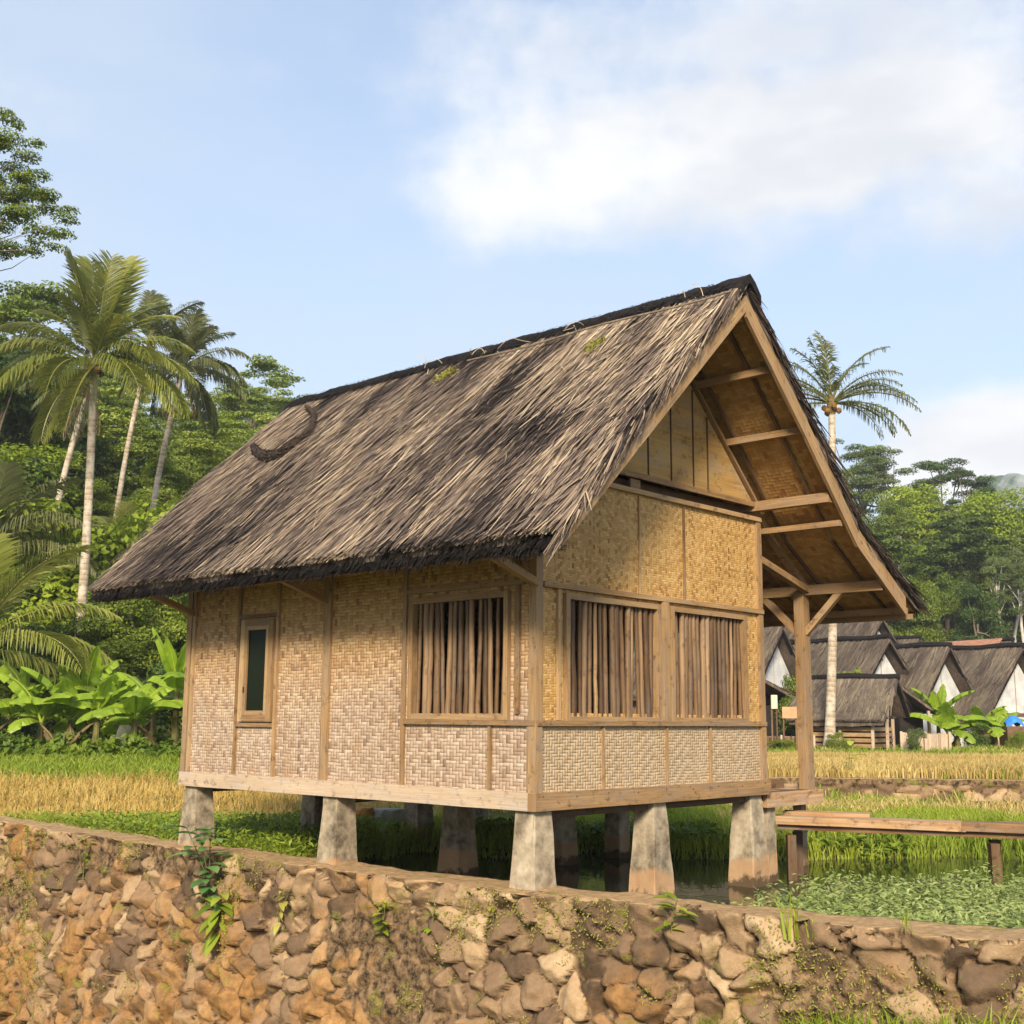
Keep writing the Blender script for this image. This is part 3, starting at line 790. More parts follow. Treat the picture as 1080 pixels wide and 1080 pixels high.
# ---------------------------------------------------------------- roof
roof_ = MB()
def slab(mb, prof, y0, y1, th, ny=40, seg=10, rough=.02, seed=0, sag=0.0):
    """thick thatch slab following a profile [(x, z)...]"""
    xs = []; 
    for (a, c_) in zip(prof[:-1], prof[1:]):
        for i in range(seg): xs.append(a[0] + (c_[0]-a[0])*i/seg)
    xs.append(prof[-1][0]); xs = np.array(xs)
    px = np.array([p[0] for p in prof]); pz = np.array([p[1] for p in prof])
    zs = np.interp(xs, px, pz) if px[1] > px[0] else np.interp(xs[::-1], px[::-1], pz[::-1])[::-1]
    ys = np.linspace(y0, y1, ny)
    XX, YY = np.meshgrid(xs, ys); ZZ = np.broadcast_to(zs, XX.shape)
    nz = (fbm(XX*6+seed, YY*9, seed, 3) - .5)*2*rough - sag*np.sin(np.pi*(YY-y0)/(y1-y0))
    YY = YY + ((np.abs(YY-y0) < 1e-6) | (np.abs(YY-y1) < 1e-6)) * (fbm(XX*7, YY, seed+3, 2)-.5)*.06
    EX = np.zeros_like(XX); EX[:, -1] = (fbm(YY[:, -1]*5, YY[:, -1]*0, seed+5, 3)-.5)*.10*np.sign(prof[-1][0]-prof[0][0])
    top = np.stack([XX+EX, YY, ZZ+nz], -1); bot = np.stack([XX+EX*.6, YY, ZZ - th*(1 + .25*(fbm(XX*4, YY*7, seed+9, 2)-.5)) - sag*np.sin(np.pi*(YY-y0)/(y1-y0))], -1)
    n, m = XX.shape; I = np.arange(n*m).reshape(n, m)
    dn = np.concatenate([[0], np.cumsum(np.hypot(np.diff(xs), np.diff(zs)))])
    V = np.concatenate([top.reshape(-1, 3), bot.reshape(-1, 3)]); o = n*m
    q = np.stack([I[:-1,:-1], I[:-1,1:], I[1:,1:], I[1:,:-1]], -1).reshape(-1, 4)
    if prof[-1][0] < prof[0][0]: q = q[:, ::-1]
    UVv = np.stack([YY.ravel(), np.broadcast_to(dn, XX.shape).ravel()], -1)
    mb.add(V, q, .4, UVv[q.ravel()])
    k0 = mb.n - len(V)
    def more(f):
        f = np.asarray(f)
        uvq = np.concatenate([UVv, UVv])[f.ravel()]
        mb.polys.append(f + k0); mb.rnd.append(np.full(len(f), .2)); mb.uv.append(uvq)
    more(q[:, ::-1] + o)
    for e in (I[0], I[-1], I[:, 0], I[:, -1]):
        more(np.stack([e[:-1], e[1:], e[1:]+o, e[:-1]+o], -1))
def strands(mb, p_at, n, y0, y1, smax, length, width, lift, seed, lo=0.0, hi=1.0, drift=.10, tone=0.0):
    """straw blades lying down the slope. p_at(s) -> (x, z, dx, dz, nx, nz) arrays"""
    rr = np.random.default_rng(seed)
    y = y0 + (y1-y0)*rr.random(n); s0 = smax*rr.random(n)*.98; Ln = length*(.45 + 1.1*rr.random(n)**1.6)
    s1 = np.minimum(s0 + Ln, smax + .05 + .05*rr.random(n)); 
    tuft = fbm(y*2.2+5, s0*1.5, seed, 3)
    dy = (rr.normal(size=n)*drift + (tuft-.5)*.35)*(s1-s0)
    w = width*(.5 + rr.random(n))
    h0 = .005 + .012*rr.random(n); h1 = lift*(.2 + rr.random(n)**2*1.5)
    V = []
    for f in (0, .55, 1.0):
        s = s0 + (s1-s0)*f; x, z, dx, dz, nx_, nz_ = p_at(s); h = h0 + (h1-h0)*f**1.5
        yy = y + dy*f
        ww = w*(1 if f < .9 else .35)
        c = np.stack([x + nx_*h, yy, z + nz_*h], -1)
        V.append(c + np.stack([0*ww, -ww/2, 0*ww], -1)); V.append(c + np.stack([0*ww, ww/2, 0*ww], -1))
    V = np.stack(V, 1).reshape(-1, 3); b_ = np.arange(n)*6
    low = fbm(y*.75 + 2, s0*.55, seed+1, 4); mid_ = fbm(y*3.5, s0*1.6, seed+2, 3)
    t = .38*rr.random(n)**1.3 + .55*(low-.2) + .45*(mid_-.3) + tone - .05*(s0/smax)
    # streaks: whole bunches lighter or darker
    bunch = _hash(np.floor(y*16), np.floor(s0*2.2 + y*3), 5); t = t + (bunch-.5)*.42 + .06
    # worn patches where old dark straw shows
    dk = fbm(y*1.6+11, s0*1.1+4, seed+7, 4); t = t - .5*sstep(.60, .72, dk)
    t = np.clip(t, .02, 1)
    F = np.concatenate([np.stack([b_, b_+1, b_+3, b_+2], -1), np.stack([b_+2, b_+3, b_+5, b_+4], -1)])
    mb.add(V, F, np.concatenate([t, t]))
def slope_fn(prof):
    p = np.array(prof, float); d = np.diff(p, axis=0); ln = np.hypot(d[:, 0], d[:, 1]); cum = np.concatenate([[0], np.cumsum(ln)])
    def f(s):
        s = np.asarray(s, float); i = np.clip(np.searchsorted(cum, s, side='right')-1, 0, len(ln)-1); q = (s-cum[i])/ln[i]
        x = p[i, 0] + d[i, 0]*q; z = p[i, 1] + d[i, 1]*q; dx = d[i, 0]/ln[i]; dz = d[i, 1]/ln[i]
        sg = np.sign(dx); return x, z, dx, dz, -dz*sg*1.0, dx*sg
    return f, cum[-1]
LPROF = [(XR, ZR), (.5, float(zl(.5))+.03), (EL, ZEL)]
Y0, Y1 = -OF, L + OB
b = MB(); slab(b, LPROF, Y0, Y1, .10, 110, 30, .025, 1)
thatch = b.build('roof', M_tbase, hut, smooth=False)
b = MB(); slab(b, RPROF, Y0, Y1, .14, 80, 14, .025, 2); b.build('thatch_slope', M_tbase, thatch)
b = MB(); f, sm = slope_fn(LPROF)
strands(b, f, 17000, Y0+.005, Y1-.01, sm, .70, .023, .045, 11)
strands(b, f, 1500, Y0+.01, Y1-.02, sm, .40, .010, .09, 12, drift=.35, tone=.1)
b.build('straw', M_straw, thatch)
b = MB(); f2, sm2 = slope_fn(RPROF)
strands(b, f2, 9000, Y0+.005, Y1-.01, sm2, .62, .015, .04, 13, tone=-.05); b.build('straw', M_straw, thatch)
# ragged rake fringe along the front edges
def rake_fringe(fn, smax, n, seed, yy, sgn, tone):
    rr = np.random.default_rng(seed); s = smax*rr.random(n); x, z, dx, dz, nx_, nz_ = fn(s); l = .10 + .26*rr.random(n)**2
    a = np.stack([x + nx_*.01, yy + sgn*.0 + rr.normal(size=n)*.02, z + nz_*.01 - .10*rr.random(n)], -1)
    e = a + np.stack([dx*l, -sgn*(.0 + .05*rr.random(n)), dz*l - .05*rr.random(n)], -1)
    sd = np.stack([rr.normal(size=n)*.004, rr.normal(size=n)*.004, .005+0*x], -1)
    V = np.stack([a-sd, a+sd, e+sd*.3, e-sd*.3], 1).reshape(-1, 3)
    m = MB(); m.add(V, np.arange(n*4).reshape(n, 4), np.clip(tone + .5*rr.random(n), 0, 1)); return m
rake_fringe(f, sm, 1400, 21, Y0, 1, .15).build('rake_fringe', M_straw, thatch)
rake_fringe(f2, sm2, 1800, 22, Y0, 1, -.15).build('rake_fringe', M_straw, thatch)
# black fibre fringe under the eaves
def eave_fringe(x, z, y0, y1, n, seed, sg):
    rr = np.random.default_rng(seed); y = y0 + (y1-y0)*rr.random(n); cl = fbm(y*4, 0*y, seed, 3)
    l = .05 + .12*cl*rr.random(n) + .03*rr.random(n)
    a = np.stack([x - sg*.10*rr.random(n), y, z - .02 - .07*rr.random(n)], -1)
    e = a + np.stack([sg*(.05 + .06*rr.random(n)), rr.normal(size=n)*.03, -l], -1)
    w = .006 + .006*rr.random(n); sd = np.stack([0*w, w, 0*w], -1)
    m = MB(); m.add(np.stack([a-sd, a+sd, e+sd*.3, e-sd*.3], 1).reshape(-1, 3), np.arange(n*4).reshape(n, 4), .1); return m
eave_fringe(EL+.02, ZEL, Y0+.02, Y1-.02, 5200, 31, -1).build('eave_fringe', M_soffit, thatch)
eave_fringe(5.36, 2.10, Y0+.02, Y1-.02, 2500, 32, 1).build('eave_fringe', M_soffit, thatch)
# ridge cap of dark palm fibre
b = MB(); ys = np.linspace(Y0-.06, Y1+.04, 90); pr = np.array([(-.14, -.125), (-.08, -.05), (0, .015), (.09, -.06), (.18, -.17)])
V = []
for i, y in enumerate(ys):
    for k, (dx, dz) in enumerate(pr):
        nz = (float(fbm(y*5, k*1.7, 3, 3))-.5)*.07
        V.append((XR + dx*(1+nz*2), y, ZR + dz + nz*.8 + .03))
n = len(pr); V = np.array(V)
U = np.stack([V[:, 1], V[:, 0]*1], -1); I = np.arange(len(V)).reshape(-1, n)
q = np.stack([I[:-1, :-1], I[1:, :-1], I[1:, 1:], I[:-1, 1:]], -1).reshape(-1, 4); b.add(V, q[:, ::-1])
Vb = V - np.array([0, 0, .09]); b.add(Vb, q)
for e, e2 in ((I[:, 0], 1), (I[:, -1], 1), (I[0], 1), (I[-1], 1)):
    b.add(np.concatenate([V[e], Vb[e]]), [(i, i+1, len(e)+i+1, len(e)+i) for i in range(len(e)-1)])
rr = np.random.default_rng(41); nn = 2600; y = Y0 + (Y1-Y0)*rr.random(nn); side = np.where(rr.random(nn) < .65, -1, 1)
d0 = .15*rr.random(nn); ln = .06 + .13*rr.random(nn)
a = np.stack([XR + side*d0, y, ZR + .045 - d0*.92 + .02*rr.random(nn)], -1); e = a + np.stack([side*ln*.7, (rr.random(nn)-.5)*.30, -ln*.62 + .02*rr.random(nn)], -1)
sd = np.stack([0*y, .006 + 0*y, 0*y], -1); b.add(np.stack([a-sd, a+sd, e+sd*.3, e-sd*.3], 1).reshape(-1, 3), np.arange(nn*4).reshape(nn, 4), .1)
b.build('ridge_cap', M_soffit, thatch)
b = MB(); b.tube([(XR-.33, y_, ZR-.21 + .012*math.sin(y_*3)) for y_ in np.linspace(Y0-.05, 2.4, 24)], .011, 6, .5)
b.build('ridge_pole', M_bark, thatch)
# loose bindings curling off the ridge
b = MB(); rr = np.random.default_rng(5)
for k in range(15):
    y = Y0 + .2 + 4.6*rr.random()**1.2; p0 = np.array([XR-.25-.12*rr.random(), y, ZR-.16]); l = .12 + .2*rr.random(); ax = unit(rr.normal(size=3)*np.array([.5, 1, .3]) + [-.45, 0, .05])
    c2 = unit(rr.normal(size=3)); pts = [p0 + ax*l*t + c2*.08*math.sin(t*3.0) for t in np.linspace(0, 1, 7)]
    b.tube(pts, .0034, 4, .85 + .1*rr.random(), cap=False)
b.build('binding', M_straw, thatch)
# moss tufts in the thatch
for (u, v, r_) in ((470, 396, .13), (626, 366, .11)):
    k = ray(u, v); o_ = to_hut(CAM); kk = np.array([k @ HX, k @ HY, k[2]])
    sl = (ZR-ZEL)/(XR-EL); t = (ZR - sl*XR + sl*o_[0] - o_[2] + .05) / (kk[2] - sl*kk[0]); p = o_ + kk*t
    m = MB(); nn = 260; q = R.normal(size=(nn, 2))*r_*np.array([.55, .5]); P = np.stack([p[0] + q[:, 0]*.7, p[1] + q[:, 1], p[2] + q[:, 0]*.7*sl + .03*R.random(nn)], -1)
    leaves(m, P, R.normal(size=(nn, 3)) + [-.7, 0, .9], .05, .022, .2 + .6*R.random(nn)); m.build('moss_patch', M_moss, thatch)
# under the thatch: woven ceiling, rafters, purlins, barge boards
def under(x): return ztop(x) - np.where(np.asarray(x) < XR, .165, .18)
for prof, nm in (([(XR, ZR-.165), (EL+.05, float(under(EL+.05)))], 'ceiling_panel'), ([(p[0], p[1]-.165) for p in RPROF[:-1]] + [(5.30, float(under(5.30)))], 'ceiling_panel')):
    b = MB(); ff, sx = slope_fn(prof)
    pts = np.array(prof)
    for (a, c_) in zip(pts[:-1], pts[1:]):
        s = math.hypot(*(c_-a))
        V = [(a[0], Y0+.03, a[1]), (c_[0], Y0+.03, c_[1]), (c_[0], Y1-.03, c_[1]), (a[0], Y1-.03, a[1])]
        cu = math.hypot(*(a-pts[0])); U = [(Y0, cu), (Y0, cu+s), (Y1, cu+s), (Y1, cu)]
        b.add(V, [(0, 1, 2, 3)], .5, U)
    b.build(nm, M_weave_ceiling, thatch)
b = MB()
for x, z, w, h in ((2.42, 4.17, .06, .07), (2.97, 3.62, .06, .07), (3.50, 3.00, .08, .10), (3.70, 2.76, .06, .06), (4.62, 2.245, .09, .11), (5.15, 1.985, .06, .07), (5.28, 1.97, .05, .06)):
    z = min(z, float(under(x)) - h/2 - .035)
    b = MB(); b.beam((x, Y0+.05, z), (x, Y1-.05, z), w, h, rnd=.5); b.build('purlin', M_wood, thatch)
for x in (1.2, .5, -.25, -.70):
    b = MB(); z = float(under(x)) - .075; b.beam((x, Y0+.05, z), (x, Y1-.05, z), .06, .07, rnd=.4); b.build('purlin', M_wood, thatch)
b = MB(); b.beam((XR, Y0+.06, ZR-.34), (XR, Y1-.05, ZR-.34), .08, .10); b.build('ridge_beam', M_wood, thatch)
for y in np.arange(Y0+.32, Y1, .52):                                   # thin rafters flush with the woven panels
    b = MB(); z0 = -.185
    for (a, c_) in zip(RPROF[:-1], RPROF[1:]):
        b.beam((a[0], y, a[1]+z0), (c_[0], y, c_[1]+z0), .035, .03, (0, 1, 0))
    b.beam((XR, y, ZR-.18), (EL+.06, y, float(ztop(EL+.06))-.18), .035, .03, (0, 1, 0))
    b.build('rafter', M_wood_dark, thatch)
b = MB(); b.beam((3.53, .03, float(under(3.53))-.14), (4.66, .03, 2.20), .07, .08, (0, 1, 0)); b.build('rafter', M_wood, thatch)
# barge boards on both front rakes
def barge(pts, w, name='barge_board'):
    m = MB()
    for (a, c_) in zip(pts[:-1], pts[1:]):
        a = np.array(a); c_ = np.array(c_); d = unit(c_-a); nrm = np.array([0, -1.38])
        q = [a, c_, c_ + nrm*w, a + nrm*w]
        y_ = Y0 + .0; P = [(p[0], y_-.006, p[1]) for p in q] + [(p[0], y_+.028, p[1]) for p in q]
        s = np.linalg.norm(c_-a); U = [(0, 0), (s, 0), (s, w), (0, w)]
        m.add(P, [(0, 1, 2, 3)], .62, U); m.add(P, [(4, 7, 6, 5)], .6, U)
        m.add(P, [(0, 4, 5, 1), (3, 2, 6, 7), (0, 3, 7, 4), (1, 5, 6, 2)], .55)
    return m.build(name, M_wood, thatch)
barge([(XR, ZR-.15), (EL-.01, ZEL-.02)], .115)
barge([(XR+.005, ZR-.15), (2.94, 3.73), (3.95, 2.74), (5.02, 2.10)], .15)
# eave battens and brackets on the long side
b = MB(); b.beam((EL+.10, Y0+.03, ZEL-.10), (EL+.10, Y1-.03, ZEL-.10), .05, .05); b.build('eave_batten', M_wood, thatch)
for y in (-.02, 2.765, L-.06):
    b = MB(); b.beam((-.02, y, 1.88), (EL+.14, y, 2.10), .06, .075, (0, 1, 0), .5); b.build('bracket', M_wood, hut)
for y in (.0, L):
    b = MB(); b.beam((W, y, 2.45), (4.62, y, 2.19), .07, .08, (0, 1, 0)); b.build('tie_beam', M_wood, hut)

M_rope = simple('rope_fibre', (.012,.009,.008), (.085,.06,.045), 30, .95, .04)
# rope of twisted palm fibre left on the roof
def on_roof(u, v, off):
    k = ray(u, v); o_ = to_hut(CAM); kk = np.array([k @ HX, k @ HY, k[2]])
    sl = (ZR-ZEL)/(XR-EL); t = (ZR - sl*XR + sl*o_[0] - o_[2] + off*1.4) / (kk[2] - sl*kk[0]); p = o_ + kk*t
    return HO + HX*p[0] + HY*p[1] + np.array([0, 0, p[2]])
pts = np.array([on_roof(u, v, .07) for u, v in ((267, 470), (272, 478), (283, 482), (296, 479), (306, 471), (318, 463), (328, 452), (331, 438), (324, 430))])
pp = catmull(pts, np.linspace(0, len(pts)-1-1e-6, 50)); b = MB()
env = np.concatenate([np.linspace(.035, .075, 12), np.linspace(.075, .06, 14), np.linspace(.055, .014, 24)])
b.tube(pp, env*(1 + .12*np.sin(np.arange(50)*2.2)), 10, .1)
nn = 3200; ii = R.integers(0, 49, nn); d = unit(R.normal(size=(nn, 3))); P = pp[ii] + d*env[ii][:, None]*1.0; T = unit(pp[np.minimum(ii+1, 49)] - pp[ii])
e = P + T*.12*(.4+R.random(nn))[:, None] + d*(.035*R.random(nn)**2)[:, None]; sdv = np.cross(T, d)*.004
b.add(np.stack([P-sdv, P+sdv, e+sdv, e-sdv], 1).reshape(-1, 3), np.arange(nn*4).reshape(nn, 4), .2)
tag(b.build('fibre_rope', M_rope), 'dark hook-shaped bundle of twisted palm fibre lying on the thatch slope', 'rope')

# footbridge to the porch
fb = thing('footbridge', 'low plank footbridge running from the hut porch out to the right', 'footbridge', (0, 0, 0))
A = np.array([2.80, 13.26, .655]); Bd = unit(np.array([2.37, -.98, 0])); Bn = np.array([-Bd[1], Bd[0], 0]); LEN = 8.0
for k, (s0, s1, o_, w, dz) in enumerate(((0, 1.9, .10, .20, 0), (1.86, 6.0, .10, .21, .004), (0.1, 3.1, .33, .20, -.006), (3.13, 7.4, .33, .22, 0), (.5, 2.2, .56, .18, -.004), (2.2, 7.2, .55, .17, .002), (5.9, 8, .11, .2, -.004))):
    b = MB(); b.beam(A + Bd*s0 + Bn*o_ + [0, 0, -.04 + dz], A + Bd*s1 + Bn*o_ + [0, 0, -.045 + dz], w, (.085 if k in (0, 1, 6) else .045), rnd=.1 + .8*R.random(), ); b.build('plank', M_bridge, fb)
b = MB(); b.beam(A + Bd*.02 + Bn*.10 + [0, 0, -.105], A + Bd*LEN + Bn*.10 + [0, 0, -.115], .08, .065, rnd=0); b.build('stringer', M_bridge, fb)
b = MB(); b.beam(A + Bd*.02 + Bn*.55 + [0, 0, -.115], A + Bd*LEN + Bn*.55 + [0, 0, -.12], .08, .09, rnd=.2); b.build('stringer', M_wood_dark, fb)
for s in (.15, 2.15, 4.5, 6.6):
    for o_ in (.1, .52):
        b = MB(); p = A + Bd*s + Bn*o_; b.beam((p[0], p[1], -.4), (p[0], p[1], .46), .09, .09, (0, 1, 0), .2); b.build('bridge_post', M_wood_dark, fb)
b = MB(); b.beam(A + Bd*.05 + Bn*.3 + [0, 0, .015], A + Bd*.95 + Bn*.32 + [0, 0, .015], .22, .05, rnd=.7)
tag(b.build('loose_plank', M_bridge), 'short loose board laid as a step where the footbridge meets the porch', 'plank')

# ------------------------------------------------------------------ foreground retaining wall of rubble stone
def retaining_wall():
    m = MB(); seg = np.concatenate([[0], np.cumsum(np.linalg.norm(np.diff(WP, axis=0), axis=1))])
    i0, i1 = np.searchsorted(WP[:, 0], -12.5), np.searchsorted(WP[:, 0], 7.0)
    s = np.arange(seg[i0], seg[i1], .024); t = np.concatenate([np.arange(0, 1.2, .022), np.arange(1.2, 2.75, .034)])
    px = np.interp(s, seg, WP[:, 0]); py = np.interp(s, seg, WP[:, 1])
    tx, ty = np.gradient(px), np.gradient(py); l = np.hypot(tx, ty); nx_, ny_ = ty/l, -tx/l            # outward, to the viewer
    S, T = np.meshgrid(s, t)
    wx = S + (fbm(S*3.2, T*3.2, 61, 4)-.5)*.30; wy = T + (fbm(S*3.2, T*3.2, 71, 4)-.5)*.28
    big = fbm(S*.5, T*.5, 15, 2)
    a, b = .25, .20
    cx, cy = wx/a, wy/b; ix, iy = np.floor(cx), np.floor(cy)
    F1 = np.full(S.shape, 9.); F2 = F1.copy(); ID = np.zeros(S.shape); DX = np.zeros(S.shape); DY = np.zeros(S.shape)
    for oy in (-1, 0, 1):
        for ox in (-1, 0, 1):
            jx, jy = ix+ox, iy+oy
            sx = jx + .5 + (_hash(jx, jy, 1)-.5)*.95; sy = jy + .5 + (_hash(jx, jy, 2)-.5)*.95
            ang = (_hash(jx, jy, 6)-.5)*1.6; ex, ey = cx-sx, cy-sy
            ru, rv = ex*np.cos(ang)+ey*np.sin(ang), -ex*np.sin(ang)+ey*np.cos(ang)
            k = .75 + .7*_hash(jx, jy, 3); d = (np.abs(ru*k)**1.7 + np.abs(rv/k**.5)**1.7)**(1/1.7)
            n1 = d < F1; F2 = np.where(n1, F1, np.minimum(F2, d))
            ID = np.where(n1, _hash(jx, jy, 4), ID); DX = np.where(n1, ru, DX); DY = np.where(n1, rv, DY); F1 = np.where(n1, d, F1)
    E_ = F2-F1
    dome = sstep(.02, .11, E_)
    tilt = (ID*7 % 1 - .5)*DX*.17 + (ID*13 % 1 - .5)*DY*.20
    lost = sstep(.62, .72, fbm(S*.8, T*1.1, 33, 3))                        # places where mortar was smeared over the stones
    rel = dome*(.045 + .075*(ID*3.7 % 1)) + dome*tilt + (fbm(S*11, T*11, 21, 3)-.5)*.024 + (big-.5)*.12
    c1, c2 = ID*41 % 6.283, ID*97 % 6.283
    rel = rel - dome*(.13*np.abs(DX*np.cos(c1)+DY*np.sin(c1)-.1) + .09*np.abs(DX*np.cos(c2)+DY*np.sin(c2)+.12)) + dome*.035
    rel = rel*(1 - .6*lost)
    # protruding top course, then a thin mortar cap
    out = .10*T + rel + .02*sstep(.12, 0, T)
    zt = .28 + (fbm(S*1.2, 0*S, 41, 3)-.5)*.05
    jag = (fbm(S*6, 0*S, 43, 3)-.5)*.05
    X_ = px[None]+nx_[None]*out; Y_ = py[None]+ny_[None]*out; Z_ = zt - T + jag*sstep(.2, 0, T)
    # flat top running back 0.42 m
    tt = np.linspace(.04, .46, 14); S2, T2 = np.meshgrid(s, tt)
    o0 = out[0][None]; k2 = -T2
    X2 = px[None]+nx_[None]*(o0*(1-sstep(0, .2, T2)) + k2); Y2 = py[None]+ny_[None]*(o0*(1-sstep(0, .2, T2)) + k2)
    Z2 = (Z_[0][None])*(1-sstep(0, .1, T2)) + zt[0][None]*sstep(0, .1, T2) + (fbm(S2*7, T2*9, 51, 3)-.5)*.03
    Z2[-1] -= .5
    XX = np.concatenate([X2[::-1], X_]); YY = np.concatenate([Y2[::-1], Y_]); ZZ = np.concatenate([Z2[::-1], Z_])
    joint = np.concatenate([np.full(S2.shape, .02) + .2*sstep(.6, .7, fbm(S2*3, T2*3, 5, 3)), E_*(1-lost*.9)]); st = np.concatenate([np.full(S2.shape, .5), ID])
    r, c = XX.shape; I = np.arange(r*c).reshape(r, c)
    m.add(np.stack([XX, YY, ZZ], -1).reshape(-1, 3), np.stack([I[:-1, :-1], I[1:, :-1], I[1:, 1:], I[:-1, 1:]], -1).reshape(-1, 4))
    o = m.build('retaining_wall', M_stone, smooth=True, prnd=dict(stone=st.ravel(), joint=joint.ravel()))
    tag(o, 'long rubble stone retaining wall with mossy joints running across the foreground', 'wall')
    return XX, YY, ZZ, np.stack([np.interp(S, s, nx_), np.interp(S, s, ny_)], -1)
WX, WY, WZ, WN = retaining_wall()
def wall_pt(u, v):
    k = ray(u, v); Y = np.linspace(5, 24, 2000); P = CAM + k*(Y/k[1])[:, None]
    sd = wall_side(P[:, 0], P[:, 1]) + .10*np.maximum(0, .28-P[:, 2]) + .06
    i = np.argmax(sd > 0); return P[i]
# moss and small ferns rooted in the joints
def wall_moss():
    m = MB(); n = 110000; r, c = WX.shape
    i = R.integers(15, r-1, n); j = R.integers(1, c-1, n); s = j*.024; t = (i-14)*.022
    d = fbm(s*1.1, t*1.5, 81, 4) + .25*(fbm(s*5, t*5, 82, 2)-.5); k = d > .58; i, j, d = i[k], j[k], d[k]; n = len(i)
    P = np.stack([WX[i, j], WY[i, j], WZ[i, j]], -1) + R.normal(size=(n, 3))*.015; N = np.stack([WN[np.clip(i-14, 0, None), j, 0], WN[np.clip(i-14, 0, None), j, 1], 0*d+.5], -1)
    P += unit(N)*.02
    leaves(m, P, N + R.normal(size=(n, 3))*.7, .016 + .03*R.random(n)**2, .011, np.clip(.05 + .8*R.random(n), 0, 1), D=R.normal(size=(n, 3)) + [0, 0, -.6])
    kind(m.build('wall_moss', M_moss), 'stuff')
wall_moss()

def weed(u, v, hpx, label, mat, nleaf, leaf, cat='plant', wide=.5, droop=.3, name='wall_weed', seed=0, base=None):
    """upright leafy weed: thin stems as one part, leaves as one part"""
    rr = np.random.default_rng(seed); p = wall_pt(u, v) if base is None else base
    h = hpx * p[1] / FPX
    o = thing(name, label, cat, tuple(p)); st = MB(); lf = MB()
    for k in range(3):
        a = rr.random()*6.28; tip = np.array([.35*h*math.cos(a)*rr.random()*wide*2, -.10*h - .1*h*rr.random(), h*(.7+.3*rr.random())])
        pts = [np.zeros(3), tip*np.array([.3, .8, .5]), tip]; st.tube(catmull(np.array(pts), np.linspace(0, 1.99, 7)), np.linspace(.008, .003, 7), 5, .3)
        cp = catmull(np.array(pts), np.linspace(0.2, 1.99, nleaf))
        for q, c in enumerate(cp):
            b = rr.random()*6.28; d = unit(np.array([math.cos(b), math.sin(b)*.7-.3, .35-droop*1.2*(1-q/nleaf)])); L = leaf*(.6+.6*rr.random()); n_ = 6
            t = np.linspace(0, 1, n_); mid = c + d*L*t[:, None] + np.array([0, 0, -1])*(t**2)[:, None]*L*.35*(droop+.4)
            w = L*.24*np.sin(np.pi*np.clip(t*.94+.05, 0, 1))**.8; sd = unit(np.cross(d, [0, 0, 1.])); fold = np.array([0, 0, .25])
            V = np.concatenate([mid - sd*w[:, None] + fold*w[:, None], mid, mid + sd*w[:, None] + fold*w[:, None]])
            F = [(i, i+1, n_+i+1, n_+i) for i in range(n_-1)] + [(n_+i, n_+i+1, 2*n_+i+1, 2*n_+i) for i in range(n_-1)]
            lf.add(V, F, rr.random())
    st.build('stem', M_bananastem, o); lf.build('foliage', mat, o, smooth=True)
    return o
weed(222, 955, 78, 'tall blue-green leafy weed climbing over the wall in front of the leftmost pile', M_wallleaf, 11, .26, seed=1, wide=.5)
weed(232, 984, 40, 'drooping fern-like weed low on the wall below the tall leafy weed', M_grass, 8, .22, seed=2, droop=.8)
weed(404, 984, 34, 'small pale weed rooted in the wall under the second pile', M_leaf_lime, 6, .12, seed=3)
weed(455, 980, 22, 'tiny bright green sprout in the wall joint between the second and nearest pile', M_leaf_lime, 4, .10, seed=4)
weed(707, 990, 40, 'bright broad-leaved seedling on the wall below the middle gable pile', M_leaf_lime, 5, .17, seed=5)
weed(88, 930, 55, 'yellow-green weed clump on the wall face near the left edge', M_grass, 8, .10, seed=6)
weed(520, 985, 24, 'little moss-coloured weed on the wall below the nearest pile', M_moss, 5, .08, seed=8)
weed(294, 975, 36, 'small yellowish weed hanging on the wall right of the tall leafy weed', M_moss, 6, .10, seed=9, droop=.8)
def sprout(u, v, hpx, label, n, seed):
    p = wall_pt(u, v); rr = np.random.default_rng(seed); m = MB(); h = hpx*p[1]/FPX
    P = p + rr.normal(size=(n, 3))*np.array([.045, .03, 0]); blades(m, P, h*(.5+.5*rr.random(n)), .022, .12+.3*rr.random(n), .55+.4*rr.random(n))
    tag(m.build('grass_sprout', M_grass), label, 'grass')
sprout(838, 992, 58, 'upright grass sprout with light green blades on the wall right of the middle gable pile', 7, 1)
sprout(858, 990, 30, 'short grass sprout beside the taller one at the wall edge', 5, 2)
sprout(955, 985, 34, 'thin grass sprout on the wall top towards the right edge', 5, 4)

